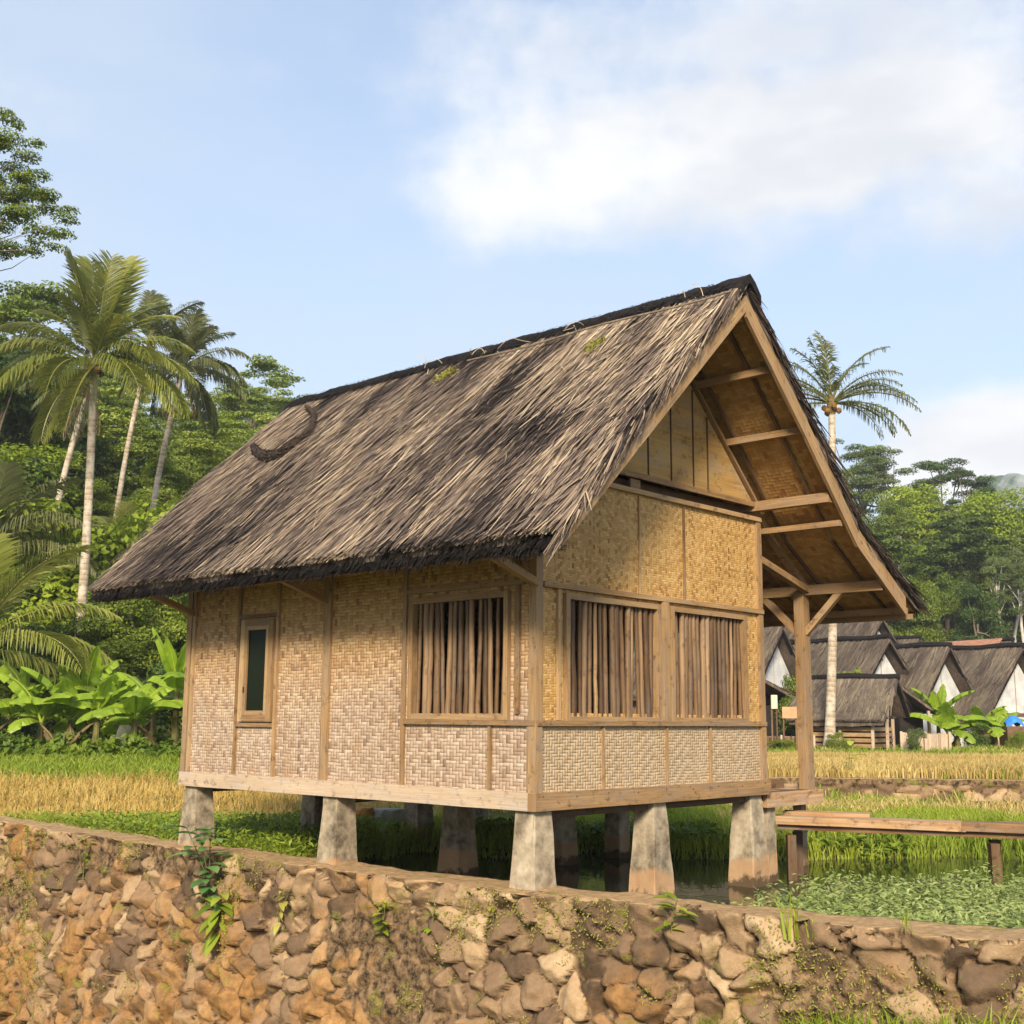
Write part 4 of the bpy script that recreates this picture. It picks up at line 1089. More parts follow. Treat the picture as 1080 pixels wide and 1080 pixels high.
# ------------------------------------------------------------------ ground cover
def gz(x, y): return ground(x, y)
def scatter(n, x0, x1, y0, y1):
    x = x0 + (x1-x0)*R.random(n); y = y0 + (y1-y0)*R.random(n); return x, y
def put(x, y): return np.stack([x, y, gz(x, y)], -1)
def grass_green():
    m = MB()
    # bank behind the pond and under the bridge
    x, y = scatter(95000, -1.8, 12, 14.8, 24.4); z = gz(x, y); k = (z > -.16) & (x < y*.48+.5); x, y = x[k], y[k]; den = fbm(x*.6, y*.6, 91, 4) + .25*(y < 17.4); k = (den > .40) & ~((x > 4.0) & (y > 20.8) & (R.random(len(x)) < .86)); x, y, den = x[k], y[k], den[k]
    n = len(x); h = (.10 + .24*R.random(n)*den*1.5)*(1 - .4*sstep(17.5, 19, y)); tone = np.clip(.25 + .9*(fbm(x*.5+3, y*.9, 92, 3)-.3) + .3*R.random(n), 0, 1)
    blades(m, put(x, y), h, .018, .2+.5*R.random(n), tone)
    # left: low lush plants between wall and stubble
    x, y = scatter(46000, -9.5, -1.2, 11.5, 17.6); k = (wall_side(x, y) > .36) & (gz(x, y) > .02) & (y > 11.2 - x*.1); x, y = x[k], y[k]; n = len(x)
    blades(m, put(x, y), .10+.20*R.random(n), .022, .4+.7*R.random(n), np.clip(.3 + .7*R.random(n), 0, 1))
    # strip of grass in front of the bananas
    x, y = scatter(42000, -14, 1, 24.0, 30.0); n = len(x); k = R.random(n) < sstep(23.6, 26.0, y); x, y = x[k], y[k]; n = len(x)
    blades(m, put(x, y), .12+.20*R.random(n), .03, .2+.5*R.random(n), np.clip(.15 + .6*R.random(n), 0, 1))
    # green edges round the golden field at right
    x, y = scatter(26000, 4, 24, 24.2, 40.5); e = fbm(x*.4, y*.25, 95, 3); k = ((y > 36.6) | ((y < 27.5) & (x > 9.0 + 1.0*e) & (x < 22)) | (e > .66)) & (x < y*.5); x, y = x[k], y[k]; n = len(x)
    blades(m, put(x, y), .15+.22*R.random(n), .035, .2+.5*R.random(n), np.clip(.1 + .6*R.random(n), 0, 1))
    x, y = scatter(9000, 6, 30, 42, 47); k = fbm(x*.3, y*.5, 96, 3) > .52; x, y = x[k], y[k]; n = len(x)
    blades(m, put(x, y), .15+.25*R.random(n), .05, .2+.5*R.random(n), np.clip(.1 + .6*R.random(n), 0, 1))
    kind(m.build('grass', M_grass), 'stuff')
grass_green()
def foot_grass():
    m = MB(); x, y = scatter(90000, -2.5, 6.5, 5.2, 12); ws = wall_side(x, y); k = (ws < .05) & (ws > -2.6) & (x < y*.52) & (fbm(x*.9, y*.9, 77, 3) > .22); x, y = x[k], y[k]; n = len(x)
    blades(m, put(x, y), .05+.26*R.random(n)**1.5*fbm(x*2.2, y*2.2, 78, 3)*1.7, .012, .2+.7*R.random(n), np.clip(.75*fbm(x*1.2, y*1.2, 79, 3) + .5*R.random(n) - .22, 0, 1))
    kind(m.build('verge_grass', M_grass), 'stuff')
foot_grass()
def low_plants():
    """dense broad-leaved ground cover"""
    m = MB(); x, y = scatter(36000, -9, -1.0, 11.4, 17.4); k = (wall_side(x, y) > .36) & (gz(x, y) > -.05) & (fbm(x*.8, y*.8, 97, 3) > .36) & ((y < 16.6) | (x > -3)); x, y = x[k], y[k]; n = len(x)
    P = put(x, y) + np.stack([0*x, 0*x, .06+.26*R.random(n)], -1); leaves(m, P, R.normal(size=(n, 3))*.5 + [0, -.3, 1], .05+.06*R.random(n), .03, np.clip(.25+.75*R.random(n), 0, 1))
    x, y = scatter(5000, -1.8, 5, 15.3, 16.6); z = gz(x, y); k = (z > -.08) & (z < .13) & (fbm(x, y, 55, 3) > .5); x, y = x[k], y[k]; n = len(x)
    P = put(x, y) + np.stack([0*x, 0*x, .1+.15*R.random(n)], -1); leaves(m, P, R.normal(size=(n, 3))*.5 + [0, -.4, 1], .10+.06*R.random(n), .05, .15+.6*R.random(n))
    # dark band of leaves under the bananas, and along the far bank
    x, y = scatter(20000, -15, -2, 28.4, 32.5); hh = fbm(x*1.1, y*1.1, 58, 3); k = hh > .40; x, y, hh = x[k], y[k], hh[k]; n = len(x); P = put(x, y) + np.stack([0*x, 0*x, .05 + 1.5*(hh-.36)*R.random(n)], -1)
    sz = .12+.22*fbm(x*.8, y*.8, 59, 2)*R.random(n); leaves(m, P, R.normal(size=(n, 3))*.7 + [0, -.4, 1], sz, sz*.55, np.clip(.6*fbm(x*1.7, y*1.7, 57, 3) + .4*R.random(n) - .12, 0, 1))
    kind(m.build('ground_cover', M_cover), 'stuff')
low_plants()
def stubble():
    m = MB(); xs, ys = np.meshgrid(np.arange(-11, 4.5, .24), np.arange(16.9, 25.2, .24)); x = xs.ravel() + R.normal(size=xs.size)*.05; y = ys.ravel() + R.normal(size=xs.size)*.05
    k = (R.random(len(x)) < .9) & (y > 17.0 + (x > -2.5)*(-.2)) & (x < -1.5 + (25-y)*.15 + 4*sstep(19, 22, y)) & (x > -y*.45); x, y = x[k], y[k]
    nb = 15; X_ = np.repeat(x, nb) + R.normal(size=len(x)*nb)*.045; Y_ = np.repeat(y, nb) + R.normal(size=len(x)*nb)*.045; n = len(X_)
    t = np.clip(.08 + .5*fbm(X_*.5, Y_*.5, 98, 3) + .40*(R.random(n)-.3) + .42*np.repeat(R.random(len(x)), nb), 0, 1)
    blades(m, put(X_, Y_), .12+.18*R.random(n), .016, .15+.7*R.random(n), t)
    kind(m.build('rice_stubble', M_stubble), 'stuff')
stubble()
def rice():
    m = MB(); x, y = scatter(110000, 4.2, 24, 24.95, 37.6); k = (x < y*.5) & (fbm(x*.5, y*.3, 99, 3) > .22); x, y = x[k], y[k]; n = len(x)
    t = np.clip(.45 + .6*(fbm(x*.4, y*.4, 100, 3)-.5) + .5*(R.random(n)-.5), 0, 1)
    blades(m, put(x, y), .18+.20*R.random(n), .03, .1+.5*R.random(n), t)
    x, y = scatter(9000, 10, 30, 40.6, 45.5); k = (x < y*.5) & (fbm(x*.3, y*.4, 101, 2) > .45); x, y = x[k], y[k]; n = len(x)
    blades(m, put(x, y), .15+.2*R.random(n), .05, .1+.5*R.random(n), .3+.5*R.random(n))
    # straw scattered over the grass in front of the second wall
    x, y = scatter(16000, 1.5, 11, 17.0, 24.3); k = (fbm(x*.7, y*.7, 102, 3) > .52) & ((y < 21.8) | (R.random(len(x)) < .12)); x, y = x[k], y[k]; n = len(x)
    blades(m, put(x, y), .14+.2*R.random(n), .018, .3+.8*R.random(n), .2+.6*R.random(n))
    kind(m.build('ripe_rice', M_grass_y), 'stuff')
rice()
def pond_weeds():
    """pale feathery water plants filling the near pond to the right"""
    m = MB(); x, y = scatter(9500, .6, 8.5, 7.0, 13.0)
    e = fbm(x*.9, y*.9, 103, 3); ws = wall_side(x, y); far = np.interp(x, [.6, 1.6, 2.3, 3.0, 4.5, 8.5], [9.9, 10.1, 10.9, 11.7, 12.1, 12.3]) + (e-.5)*.7
    k = (ws > .38) & (y < far) & (x < y*.52); x, y = x[k], y[k]
    nst = len(x); nl = 9
    for q in range(nst):
        pass
    h = (.10 + .22*R.random(nst))*(.6 + .6*fbm(x*1.3, y*1.3, 104, 2)); az = R.random(nst)*6.28; ln = .25+.5*R.random(nst)
    P0 = np.stack([x, y, 0*x-.02], -1); tip = P0 + np.stack([np.cos(az)*ln*h, np.sin(az)*ln*h, h], -1)
    t = np.repeat(np.linspace(.25, 1, nl)[None], nst, 0); P = P0[:, None]*(1-t)[..., None] + tip[:, None]*t[..., None]
    n = nst*nl; P = P.reshape(-1, 3); a2 = R.random(n)*6.28; D = np.stack([np.cos(a2), np.sin(a2), .25+.4*R.random(n)], -1); L = .085*(.6+.7*R.random(n))*(1.15-np.repeat(np.linspace(.25, 1, nl)[None], nst, 0).ravel()*.5)
    P = P + unit(D)*L[:, None]*.5
    tone = np.clip(np.repeat(.15+.5*R.random(nst)+.5*(fbm(x*.8, y*.8, 105, 3)-.5), nl) + .35*(t.ravel()-.4) + .1*R.normal(size=n), 0, 1)
    leaves(m, P, np.array([0, -.2, 1.]) + R.normal(size=(n, 3))*.45, L, L*.34, tone, D=D)
    # a few floating leaves and stalks in open water
    kind(m.build('pond_weeds', M_weed), 'stuff')
pond_weeds()
weed(526, 0, 26, 'small dark water weed poking out of the pond between the two front piles', M_leaf_dark, 4, .12, seed=12, base=at_z(527, 925, .02), name='water_weed')
weed(0, 0, 52, 'bright green rice seedling clump standing in the grass beyond the footbridge', M_leaf_lime, 5, .3, seed=14, base=at_z(893, 838, .18), name='rice_seedling')

# rough stones of the second wall beyond the bridge
def rubble_wall(name, pts, z0, z1, th, label, seed):
    P = np.array(pts, float); seg = np.concatenate([[0], np.cumsum(np.linalg.norm(np.diff(P, axis=0), axis=1))]); s = np.arange(0, seg[-1], .05); t = np.linspace(0, z1-z0, 13)
    px = np.interp(s, seg, P[:, 0]); py = np.interp(s, seg, P[:, 1]); tx, ty = np.gradient(px), np.gradient(py); l = np.hypot(tx, ty); nx_, ny_ = ty/l, -tx/l
    S, T = np.meshgrid(s, t); cx, cy = S/.36 + (fbm(S*3, T*3, seed, 2)-.5)*.5, T/.24 + (fbm(S*3, T*3, seed+2, 2)-.5)*.4; ix, iy = np.floor(cx), np.floor(cy); F1 = np.full(S.shape, 9.); F2 = F1.copy(); ID = F1*0
    for oy in (-1, 0, 1):
        for ox in (-1, 0, 1):
            jx, jy = ix+ox, iy+oy; d = np.hypot(cx-jx-.5-(_hash(jx, jy, seed)-.5)*.9, cy-jy-.5-(_hash(jx, jy, seed+1)-.5)*.9); n1 = d < F1
            F2 = np.where(n1, F1, np.minimum(F2, d)); ID = np.where(n1, _hash(jx, jy, 4), ID); F1 = np.where(n1, d, F1)
    E_ = F2-F1; out = .10*sstep(.02, .3, E_)*(.5+ID) + .25*T/(z1-z0)*.3
    top = sstep(.16, .10, T); out = out*(1-top) + .10*top; E_ = E_*(1-top)
    X_ = px+nx_*out; Y_ = py+ny_*out; Z_ = z1 - T + (fbm(S*1.5, T, seed+5, 2)-.5)*.06
    X2 = px-nx_*th; Y2 = py-ny_*th
    XX = np.concatenate([X2[None], X2[None], X_]); YY = np.concatenate([Y2[None], Y2[None], Y_]); ZZ = np.concatenate([Z_[0][None]-.5, Z_[0][None], Z_])
    r, c = XX.shape; I = np.arange(r*c).reshape(r, c); m = MB()
    m.add(np.stack([XX, YY, ZZ], -1).reshape(-1, 3), np.stack([I[:-1, :-1], I[1:, :-1], I[1:, 1:], I[:-1, 1:]], -1).reshape(-1, 4))
    z = np.zeros((2, c)); tag(m.build(name, M_stone, smooth=True, prnd=dict(stone=np.concatenate([z+.3, ID]).ravel(), joint=np.concatenate([z+.03, E_]).ravel())), label, 'wall')
rubble_wall('field_wall', [(4.6, 24.7), (9, 24.4), (16, 23.7), (24, 23)], .0, .55, .35, 'low rubble stone wall edging the golden rice field beyond the footbridge', 200)
rubble_wall('bank_wall', [(8.4, 40.6), (13, 40.2), (20, 39.6), (27, 39)], .2, .72, .5, 'thin low mossy stone bank in front of the village shed', 300)

# ------------------------------------------------------------------ palms
def frond_mesh(L, e0, e1, leaf, nl, seed, hang=.5, tatter=.0, lw=.045, swirl=0.0):
    """one pinnate palm leaf, growing from the origin towards +x; e0, e1 start and end elevation (deg)"""
    rr = np.random.default_rng(seed); n = 22; t = np.linspace(0, 1, n)
    el = np.radians(e0 + (e1-e0)*t**1.4); yaw = swirl*t**2
    d = np.stack([np.cos(el)*np.cos(yaw), np.cos(el)*np.sin(yaw), np.sin(el)], -1); pts = np.concatenate([[np.zeros(3)], np.cumsum((d[:-1]+d[1:])/2*(L/(n-1)), axis=0)])
    m = MB(); m.tube(pts, np.linspace(.05, .008, n)*(L/4), 5, .8, cap=False)
    s = np.linspace(.14, .99, nl)
    for sg in (-1, 1):
        ss = np.clip(s + rr.normal(size=nl)*.006, .1, 1); i = np.clip((ss*(n-1)).astype(int), 0, n-2); f = ss*(n-1)-i
        p = pts[i]*(1-f)[:, None] + pts[i+1]*f[:, None]; T = unit(d[i]); side = unit(np.cross(T, [0, 0, 1.])+1e-6)*sg
        ln = leaf*np.sin(np.pi*np.clip(.12+.86*ss, 0, 1))**.6*(.8+.4*rr.random(nl)); keep = rr.random(nl) > tatter
        p, T, side, ln = p[keep], T[keep], side[keep], ln[keep]; k = len(p); ln = ln[:, None]
        D0 = unit(T*.75 + side*.85 + np.array([0, 0, .15])); hg = hang*(.6+.8*rr.random((k, 1)))
        q1 = p + D0*ln*.5; D1 = unit(D0*(1-hg) + np.array([0, 0, -1.])*hg); q2 = q1 + D1*ln*.35; q3 = q2 + unit(D1 + np.array([0, 0, -hang]))*ln*.25
        w = lw*(.7+.6*rr.random((k, 1))); W_ = unit(np.cross(D0, side + np.array([0, 0, .8])))
        V = np.stack([p-W_*w*.25, p+W_*w*.25, q1-W_*w*.5, q1+W_*w*.5, q2-W_*w*.4, q2+W_*w*.4, q3-W_*w*.08, q3+W_*w*.08], 1).reshape(-1, 3); b_ = np.arange(k)*8
        tone = np.clip(.15+.7*rr.random(k)*.7 + .2*ss[keep], 0, 1)
        m.add(V, np.concatenate([np.stack([b_+a, b_+a+1, b_+a+3, b_+a+2], -1) for a in (0, 2, 4)]), np.tile(tone, 3))
    return m
def store(mb, nm, mat):
    o = mb.build(nm, mat); C.objects.unlink(o); return o.data
def frond_set(mat, L, leaf, nl, lw, seed, hang=.5, tatter=0.0):
    """spear, raised, spreading, arching, drooping and hanging leaves"""
    return [store(frond_mesh(L*k, a, b, leaf, nl, seed+i, h*hang/.5, tatter, lw, sw), 'frond', mat) for i, (k, a, b, h, sw) in enumerate(
        ((.85, 84, 62, .22, .1), (1.0, 66, 8, .35, -.25), (1.05, 44, -28, .5, .3), (1.05, 24, -52, .6, -.2), (1.0, 2, -70, .7, .2), (.95, -35, -86, .75, 0)))]
FS = frond_set(M_frond, 4.2, 1.05, 84, .05, 100, .42)
FF = frond_set(M_frond_far, 4.4, 1.15, 70, .06, 200, .55)
FD = [store(frond_mesh(3.4, -50, -88, .8, 34, 300+i, .8, .2, .07), 'dry_frond', M_frond_dry) for i in range(2)]
FR = frond_set(M_frond_far, 3.9, .66, 50, .055, 400, .85, .42)
NUT = MB()
for (a, z) in ((0, -.1), (1.1, -.25), (2.3, -.12), (3.4, -.28), (4.4, -.1), (5.3, -.3)):
    NUT.tube([(.3*math.cos(a), .3*math.sin(a), z-.14), (.33*math.cos(a), .33*math.sin(a), z-.05), (.33*math.cos(a), .33*math.sin(a), z+.05), (.3*math.cos(a), .3*math.sin(a), z+.13)], [.05, .13, .13, .05], 7, .5)
M_nut = simple('coconut_husk', (.08,.04,.012), (.30,.16,.04), 5)
NUTD = store(NUT, 'coconut_cluster', M_nut)
HEART = MB(); HEART.tube([(0, 0, -.5), (0, 0, -.1), (0, 0, .35), (0, 0, .8)], [.2, .30, .2, .06], 9, .4)
M_heart = simple('frond_base', (.07,.045,.018), (.20,.135,.05), 6)
HEARTD = store(HEART, 'crown_shaft', M_heart)
def palm(label, base, top, r0, r1, fr, fset, dry=3, bend=0.0, scale=1.0, nuts=True, seed=0, group=None):
    """base/top: world points; fr: list of (azimuth deg, class, scale)"""
    rr = np.random.default_rng(seed); base = np.array(base); top = np.array(top); o = thing('coconut_palm', label, 'palm tree', tuple(base), 0, group)
    t = np.linspace(0, 1, 16); pts = (top-base)*t[:, None]; side = np.array([1., 0, 0]); pts += side*bend*np.sin(np.pi*t)[:, None]
    m = MB(); m.tube(pts, r1 + (r0-r1)*(1-t)**1.2 + r0*.55*np.exp(-t*22), 12, .5); m.build('trunk', M_palmbark, o, smooth=True)
    tip = Vector(top-base)
    def part(data, nm, rz=0, ry=0, sc_=1.0, dz=0.0):
        q = bpy.data.objects.new(nm, data); C.objects.link(q); q.parent = o; q.location = tip + Vector((0, 0, dz)); q.rotation_euler = (rr.normal()*.06, ry, rz); q.scale = (sc_,)*3
    part(HEARTD, 'crown_shaft', sc_=scale*.72)
    if nuts: part(NUTD, 'coconut_cluster', rr.random()*6, 0, scale*.9)
    for az, c, s in fr: part(fset[c], 'frond', rad(az + rr.normal()*4), rr.normal()*.04, s*scale, .1*scale)
    for k in range(dry): part(FD[k % 2], 'dry_frond', rr.random()*6.28, 0, scale*(.8+.3*rr.random()), -.1)
    return o
def ring(n, cls, a0, s=1.0, jit=12):
    return [(a0 + 360*k/n + (R.random()-.5)*2*jit, cls, s*(.9+.2*R.random())) for k in range(n)]
def base_at(u, Y):
    x = at_y(u, 700, Y)[0]; return (x, Y, float(ground(x, Y)) - .1)
# screen-right is azimuth 0, away from the viewer 90, screen-left 180
palm('tall coconut palm with a thick bright crown and straight pale trunk, frontmost at left', base_at(80, 38), at_y(99, 388, 38), .16, .12,
     [(80,0,1.5), (200,0,1.35), (130,0,1.4), (40,0,1.3), (300,0,1.25), (120,1,1.15), (60,1,1.15), (35,1,1), (175,1,.9), (250,1,.8), (0,2,.95), (185,2,1), (300,2,.9), (150,2,.9), (60,2,.9), (172,3,1), (-8,3,.98), (20,3,1), (215,3,1.0), (325,3,1.0), (-15,4,1.25), (198,4,1.3), (260,4,1.1), (335,4,1.25), (310,4,1.2), (225,4,1.2), (275,5,1.1), (240,5,1.1)], FS, 1, .1, .80, seed=1)
palm('dusky coconut palm with hanging dead fronds, its crown nearest to the ridge of the hut', base_at(146, 46), at_y(192, 392, 46), .14, .10,
     [(90,0,1.2), (200,0,1.1), (320,0,1.1), (230,1,1), (330,1,.9), (240,3,.9), (280,3,.9), (170,3,.95), (160,4,.9), (20,1,1), (150,1,.95), (270,1,.8), (0,2,1), (60,2,.9), (180,2,.9), (-10,3,1), (30,3,1), (330,3,.95), (195,3,.9), (-5,4,1.2), (300,4,1.2), (20,4,1.1), (210,4,1.1), (330,5,1.2), (250,5,1.1), (30,5,1.1)], FF, 6, -.3, .60, seed=2)
palm('coconut palm with an upright tuft showing between the front palm and the dusky palm', base_at(108, 50), at_y(158, 366, 50), .13, .095,
     [(90,0,1), (270,0,.9), (45,1,1), (135,1,1), (0,1,1), (10,2,1), (170,2,1), (60,2,1), (-10,3,.9), (190,3,.9), (300,3,.9)], FF, 1, -.25, .68, seed=3)
palm('slender leaning coconut palm half hidden behind the trunk of the front palm', base_at(40, 48), at_y(92, 415, 48), .15, .11,
     [(100,1,1), (200,1,.9), (180,2,1), (230,2,.9), (190,3,1), (150,3,1), (250,4,.9), (200,4,.9)], FF, 2, -.3, .6, seed=4)
palm('lone slender coconut palm with ragged fronds rising before the village at right', base_at(871, 42), at_y(877, 428, 42), .17, .115,
     [(85,0,.95), (120,0,1.05), (60,0,.95), (200,0,.9), (170,1,.85), (20,1,1.05), (140,1,.85), (35,1,.9), (215,1,.8), (25,2,.9), (150,2,.9), (330,2,.8), (172,3,.9), (5,4,.8), (188,4,.9), (-25,4,.95), (225,3,.8), (20,4,.8), (0,2,.85), (165,2,.9), (200,2,.8), (-10,2,.8), (-5,3,.95), (185,3,.85), (345,3,.9), (300,3,.6), (-18,4,.8), (205,4,.75)], FR, 0, .1, .85, seed=5, nuts=True)
# trunkless young palms at the left edge
def young_palm(label, base, fr, scale, seed, fset):
    rr = np.random.default_rng(seed); o = thing('young_palm', label, 'palm tree', tuple(base))
    m = MB(); m.tube([(0, 0, 0), (0, 0, .5*scale)], [.16*scale, .10*scale], 8); m.build('stem', M_bark, o)
    for az, c, s in fr:
        q = bpy.data.objects.new('frond', fset[c]); C.objects.link(q); q.parent = o; q.location = (0, 0, .35*scale); q.rotation_euler = (rr.normal()*.05, 0, rad(az)); q.scale = (s*scale,)*3
young_palm('young stemless palm with arching fronds entering at the left edge', at_y(-30, 700, 33), [(0,2,1), (20,3,1), (-20,3,1), (60,1,1), (-5,1,1.1), (90,0,1), (180,2,1), (10,4,1), (150,1,1)], .95, 1, FS)
young_palm('young palm with broad dark fronds higher on the slope at the left edge', at_y(-18, 600, 40), [(0,1,1), (15,2,1), (-25,2,1), (70,1,1), (120,1,1), (90,0,1), (-5,3,1), (180,2,1)], .95, 2, FF)
young_palm('young palm with yellowish fronds low on the slope right of the front palm', at_y(125, 590, 47), [(0,1,1), (40,1,1), (90,0,1), (140,1,1), (180,2,.9), (-20,2,.9), (220,2,.9), (20,3,.9)], .62, 3, FS)

# ------------------------------------------------------------------ banana plants
def banana_leaf(L, Wd, e0, e1, seed, tw=0.0):
    rr = np.random.default_rng(seed); n = 18; t = np.linspace(0, 1, n); el = np.radians(e0 + (e1-e0)*t**1.5)
    d = np.stack([np.cos(el), .15*tw*t, np.sin(el)], -1); pts = np.concatenate([[np.zeros(3)], np.cumsum((d[:-1]+d[1:])/2*(L/(n-1)), axis=0)])
    m = MB(); m.tube(pts, np.linspace(.028, .004, n), 5, .95, cap=False)
    w = Wd*.5*np.clip(np.sin(np.pi*np.clip((t-.12)/.9, 0, 1)), 0, 1)**.55; nrm = np.stack([-np.sin(el), 0*el, np.cos(el)], -1)
    for sg in (-1, 1):
        rows = []
        for f in (0, .5, 1.0):
            ed = 1 + (f == 1)*(rr.normal(size=n)*.12)
            rows.append(pts + np.array([0, sg, 0])*(w*f*ed)[:, None] + nrm*(w*f*(.42 - .55*f))[:, None] + np.array([0, 0, -1])*(w*f*f*.35)[:, None])
        V = np.concatenate(rows); F = []; tone = []
        for a in range(2):
            for i in range(n-1):
                if rr.random() < .06 and a == 1: continue
                F.append((a*n+i, a*n+i+1, (a+1)*n+i+1, (a+1)*n+i)); tone.append(.35+.3*rr.random())
        m.add(V, F, np.array(tone))
    return m
BL = [store(banana_leaf(1.5, .55, 80, 62, 1), 'leaf', M_banana), store(banana_leaf(1.6, .62, 66, 5, 2, .5), 'leaf', M_banana), store(banana_leaf(1.65, .66, 48, -35, 3, -.5), 'leaf', M_banana), store(banana_leaf(1.5, .60, 25, -62, 4, .3), 'leaf', M_banana)]
BLD = store(banana_leaf(1.1, .34, -30, -85, 6), 'dead_leaf', M_frond_dry)
BST = MB(); BST.tube([(0, 0, -.1), (.01, 0, .45), (0, .01, 1.0)], [.10, .085, .055], 9); BST = store(BST, 'stem', M_bananastem)
def banana(label, u, v, Y, h, seed, cls=None, group=None, sc_=1.0):
    """base shows at (u, v); h stem height in metres"""
    rr = np.random.default_rng(seed); x = at_y(u, v, Y)[0]; o = thing('banana_plant', label, 'banana plant', (x, Y, float(ground(x, Y))), rr.random()*6, group)
    q = bpy.data.objects.new('stem', BST); C.objects.link(q); q.parent = o; q.scale = (1, 1, h)
    cls = cls or [0, 1, 1, 2, 2, 2, 3, 1]
    for k, c in enumerate(cls):
        q = bpy.data.objects.new('leaf', BL[c]); C.objects.link(q); q.parent = o; q.location = (0, 0, h*.96); q.rotation_euler = (0, rr.normal()*.12, k*2.4 + rr.normal()*.3); s = sc_*(.8+.4*rr.random()); q.scale = (s, s, s)
    q = bpy.data.objects.new('dead_leaf', BLD); C.objects.link(q); q.parent = o; q.location = (0, 0, h*.9); q.rotation_euler = (0, 0, rr.random()*6)
    return o
G_ = 'banana plants along the edge of the left field'
for a in ((  'tall banana plant with upright leaves just left of the hut wall', 184, 790, 30, 1.55, 1, [0,0,1,0,1,2,2]),
          ('banana plant with wide drooping bright leaves in front of the tall upright one', 140, 797, 29.5, .95, 2, [1,2,2,3,2,1,3,2]),
          ('small banana plant with bent leaves between the two larger ones', 160, 792, 31, 1.0, 3, [1,1,2,2,3]),
          ('low spreading banana plant right of the front palm trunk', 100, 790, 30.5, .85, 4, [1,2,2,2,3,1,3]),
          ('low spreading banana plant directly before the front palm trunk', 72, 786, 31, .8, 5, [1,2,1,2,3,2]),
          ('banana plant with a low tuft of leaves left of the front palm trunk', 42, 786, 30.5, .75, 6, [1,2,2,3,2,1]),
          ('banana plant at the left edge beside the young palm', 10, 788, 31, .85, 7, [1,1,2,2,3,2]),
          ('tall banana plant behind the front palm trunk with a crown above its neighbours', 86, 780, 33, 1.35, 31, [0,1,1,2,2,3,1]),
          ('banana plant with yellowish leaves rising behind the left edge tufts', 26, 780, 33.5, 1.2, 32, [1,1,2,2,3,1,0]),
          ('banana plant filling the gap right of the front palm trunk', 118, 784, 33, 1.15, 33, [1,2,1,2,3,1]),
          ('banana plant hugging the hut corner post, partly behind the wall', 204, 790, 31, 1.25, 8, [0,1,1,2,2,3])):
    banana(*a, group=G_)
banana('tall banana plant standing higher on the left slope under the dusky palm', 168, 560, 42, 1.6, 11, [0,0,1,1,2,2,1], sc_=1.2)
banana('pale banana plant on the left slope between two leaning palm trunks', 120, 590, 42, 1.6, 12, [0,1,1,2,2], sc_=1.2)
banana('yellow-green banana plant high on the left slope beside the leaning trunk', 68, 540, 45, 1.9, 13, [1,1,2,2,0,1], sc_=1.2)
GV = 'banana plants in front of the village houses'
for a in (('village banana plant with tall upright leaves before the white gable', 990, 775, 47, 1.3, 21, [0,0,1,1,2]),
          ('village banana plant at the left of the group next to the bamboo fence', 1000, 780, 45.8, .7, 24, [1,1,2,2,3,2], ),
          ('village banana plant at the right of the group with a drooping crown', 1050, 778, 46.2, .8, 25, [1,2,2,3,3,1]),
          ('village banana plant with broad arching leaves right of the upright one', 1010, 778, 46.5, .8, 22, [1,2,2,1,2,3]),
          ('village banana plant with a long leaf reaching right towards the blue tarpaulin', 1034, 778, 47, 1.0, 23, [1,1,2,2,3])):
    banana(*a, group=GV, sc_=.95)

# pale rocks and blocks near the bananas and under the hut
def rock(label, u, v, Y, s, mat, seed, name='rock', cat='rock', z=None, squash=(1, .8, 1)):
    x = at_y(u, v, Y)[0]; rr = np.random.default_rng(seed); bm = bmesh.new(); bmesh.ops.create_icosphere(bm, subdivisions=3, radius=1)
    for w in bm.verts:
        k = 1 + .5*(float(fbm(w.co.x*1.7+seed, w.co.y*1.7+w.co.z*2, seed, 3))-.5); w.co = w.co*k
        for ax in range(3): w.co[ax] = max(-.8, min(.8, w.co[ax]))
        w.co = Vector((w.co.x*s*squash[0], w.co.y*s*squash[1], w.co.z*s*squash[2]))
    me = bpy.data.meshes.new(name); bm.to_mesh(me); bm.free(); me.materials.append(mat); o = bpy.data.objects.new(name, me); C.objects.link(o)
    o.location = (x, Y, (float(ground(x, Y)) if z is None else z) + s*squash[2]*.55); tag(o, label, cat)
import bmesh
rock('tall pale rock standing between the banana stems', 131, 775, 29.8, .55, M_rockpale, 1, squash=(.38, .4, 1.0))
rock('low pale rock lying left of the tall pale rock', 112, 782, 29.8, .2, M_rockpale, 2)
rock('small slanted pale rock leaning beside the tall pale rock', 122, 770, 30.2, .33, M_rockpale, 4, squash=(.5, .5, 1))
rock('orange clay block seen between the piles under the hut', 383, 856, 16.6, .36, M_clay, 5, name='clay_block', cat='block', squash=(.55, .6, .8))
rock('grey block on the bank seen between the piles under the hut', 409, 856, 16.7, .38, M_greyc, 6, name='grey_block', cat='block', squash=(.85, .7, .72))

